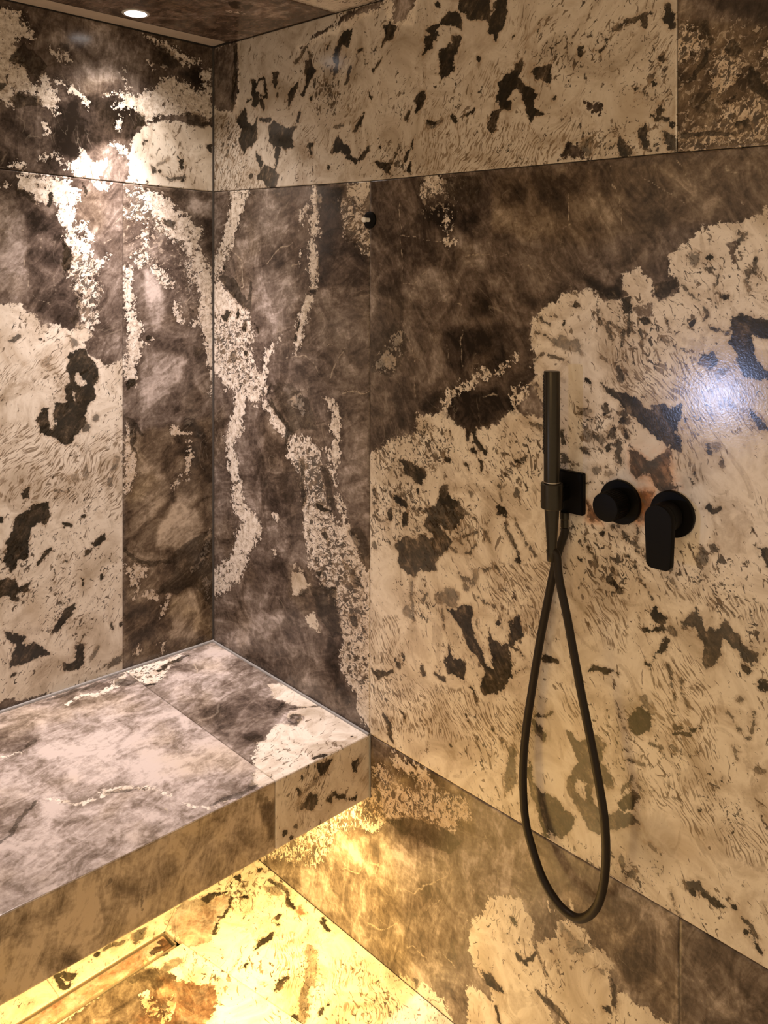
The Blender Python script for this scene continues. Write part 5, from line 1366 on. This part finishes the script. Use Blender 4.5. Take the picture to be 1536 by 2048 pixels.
# lever mixer
k2 = fitting('mixer_lever', 1.2883, 1.0830, 'black round shower mixer with a lever hanging straight down', 'mixer')
bm = bmesh.new(); lathe(bm, [(0.0355, 0), (0.0365, 0.001), (0.0365, 0.007), (0.0355, 0.008)], RY); mesh_obj('rosette', bm, BLACK, k2, True)
bm = bmesh.new(); lathe(bm, [(0.0185, 0.007), (0.0185, 0.016), (0.0222, 0.0162), (0.0230, 0.0172), (0.0230, 0.0385), (0.0222, 0.0395)], RY); mesh_obj('body', bm, BLACK, k2, True)
bm = bmesh.new()
def lever_outline(w0, w1, top, bot, n=14):
    pts = [(w0 * math.cos(a), w0 * math.sin(a)) for a in np.linspace(0, math.pi, n)]
    rr = 0.009
    pts += [(-w1, bot + rr)] + [(-w1 + rr + rr * math.cos(a), bot + rr + rr * math.sin(a)) for a in np.linspace(math.pi, 1.5 * math.pi, 6)[1:]]
    pts += [(w1 - rr + rr * math.cos(a), bot + rr + rr * math.sin(a)) for a in np.linspace(1.5 * math.pi, 2 * math.pi, 6)]
    return pts
ol = lever_outline(0.0230, 0.0200, 0.0, -0.076)
layers = []
for y, sc in ((-0.040, 0.97), (-0.0408, 1.0), (-0.0515, 1.0), (-0.0525, 0.97)):
    layers.append([bm.verts.new((px * sc, y, pz * (sc if pz > -0.07 else 0.995))) for px, pz in ol])
for a, b in zip(layers, layers[1:]):
    for i in range(len(ol)): bm.faces.new((a[i], a[(i + 1) % len(ol)], b[(i + 1) % len(ol)], b[i]))
bm.faces.new(layers[0]); bm.faces.new(layers[-1][::-1]); mesh_obj('lever', bm, BLACK, k2, True)
# holder with hose outlet
HX, HZ = 1.0945, 1.0850
hold = fitting('shower_holder', HX, HZ, 'black square wall plate with ring bracket that carries the hand shower', 'shower holder')
bm = bmesh.new(); box(bm, (-0.0360, -0.012, -0.0360), (0.0360, 0.0, 0.0360), 0.0015); mesh_obj('wall_plate', bm, BLACK, hold)
bm = bmesh.new(); box(bm, (-0.0110, -0.0342, -0.012), (0.0110, -0.011, 0.012), 0.002); mesh_obj('bracket_arm', bm, BLACK, hold)
bm = bmesh.new(); seg = 40; rings = []
for rad, h in ((0.0140, -0.0215), (0.0180, -0.0215), (0.0188, -0.0205), (0.0188, 0.0205), (0.0180, 0.0215), (0.0140, 0.0215)):
    rings.append([bm.verts.new((rad * math.cos(2 * math.pi * i / seg), -0.050 + rad * math.sin(2 * math.pi * i / seg), h)) for i in range(seg)])
for a, b in zip(rings, rings[1:] + rings[:1]):
    for i in range(seg): bm.faces.new((a[i], a[(i + 1) % seg], b[(i + 1) % seg], b[i]))
mesh_obj('holder_ring', bm, GUN, hold, True)
bm = bmesh.new(); lathe(bm, [(0.0075, 0.0), (0.0080, 0.001), (0.0080, 0.012), (0.0070, 0.013), (0.0070, 0.026), (0.0060, 0.027)], Matrix.Translation((0.001, -0.0125, -0.0355)) @ Matrix.Rotation(math.pi, 4, 'X'), 24); mesh_obj('hose_outlet', bm, GUN, hold, True)
# hand shower
HS = Vector((HX, -0.050, HZ))
hs = empty('hand_shower', HS, 'slim dark gunmetal stick hand shower standing upright in the wall holder', 'hand shower')
I4 = Matrix.Identity(4)
bm = bmesh.new(); lathe(bm, [(0.0120, 0.0175), (0.0130, 0.0235), (0.0138, 0.0240), (0.0138, 0.2105), (0.0130, 0.2120), (0.0110, 0.2122)], I4); mesh_obj('spray_rod', bm, GUN, hs, True)
bm = bmesh.new(); lathe(bm, [(0.0133, 0.0222), (0.0141, 0.0226), (0.0141, 0.0240), (0.0133, 0.0243)], I4); tag(mesh_obj('bright_ring', bm, STEEL, hs, True), 'thin bright ring above the holder')
bm = bmesh.new(); lathe(bm, [(0.0100, -0.0950), (0.0082, -0.0900), (0.0128, -0.0215), (0.0132, 0.0180)], I4); mesh_obj('handle_cone', bm, GUN, hs, True)
bm = bmesh.new()
for row in range(26):
    for colm in (-1, 0, 1):
        a = math.radians(223 + 13 * colm); rr = 0.0136
        z = 0.2050 - row * 0.0052 - (0.0026 if colm else 0)
        Mx = Matrix.Translation((rr * math.cos(a), rr * math.sin(a), z)) @ Vector((math.cos(a), math.sin(a), 0)).to_track_quat('Z', 'Y').to_matrix().to_4x4()
        lathe(bm, [(0.0012, 0), (0.0011, 0.0012), (0.0007, 0.0018)], Mx, 6)
tag(mesh_obj('spray_nozzles', bm, RUBBER, hs), kind='stuff')
bm = bmesh.new()
tube(bm, catmull([(1.0945, -0.050, 0.992), (1.1038, -0.0500, 0.9856), (1.1068, -0.0500, 0.9609), (1.1117, -0.0500, 0.9350), (1.1244, -0.0500, 0.8871), (1.1370, -0.0500, 0.8322), (1.1523, -0.0500, 0.7658), (1.1701, -0.0500, 0.6949), (1.1849, -0.0500, 0.6305), (1.1954, -0.0500, 0.5718), (1.1950, -0.0461, 0.5064), (1.1855, -0.0432, 0.4488), (1.1692, -0.0406, 0.4109), (1.1450, -0.0382, 0.3842), (1.1204, -0.0359, 0.3764), (1.0921, -0.0337, 0.3833), (1.0630, -0.0316, 0.4071), (1.0406, -0.0295, 0.4460), (1.0248, -0.0275, 0.4864), (1.0179, -0.0255, 0.5379), (1.0171, -0.0235, 0.5896), (1.0223, -0.0216, 0.6536), (1.0339, -0.0197, 0.7272), (1.0474, -0.0179, 0.8075), (1.0604, -0.0161, 0.8731), (1.0723, -0.0160, 0.9281), (1.0825, -0.0160, 0.9708), (1.0955, -0.0128, 1.0120), (1.0955, -0.0125, 1.0213)
], 6), 0.0072, 14)
hose = mesh_obj('shower_hose', bm, HOSEM, hs, True); hose.matrix_parent_inverse = Matrix.Translation(-HS)
bm = bmesh.new(); lathe(bm, [(0.0078, 0.0), (0.0086, 0.002), (0.0086, 0.020), (0.0078, 0.022)], Matrix.Translation((0, 0, -0.1120)), 20); mesh_obj('hose_nut', bm, GUN, hs, True)
# little peg on the wall
peg = fitting('wall_peg', 0.5998, 1.5800, 'small dark round wall fitting with a short white peg', 'wall peg')
bm = bmesh.new(); lathe(bm, [(0.0178, 0.0), (0.0184, 0.0006), (0.0184, 0.0040), (0.0168, 0.0052), (0.0070, 0.0054)], RY); mesh_obj('rosette', bm, BLACK, peg, True)
bm = bmesh.new(); lathe(bm, [(0.0046, 0.005), (0.0046, 0.016), (0.0058, 0.0162), (0.0060, 0.0175), (0.0060, 0.0205), (0.0052, 0.0215)], RY, 24); tag(mesh_obj('peg', bm, WHITE, peg, True), 'short white peg')
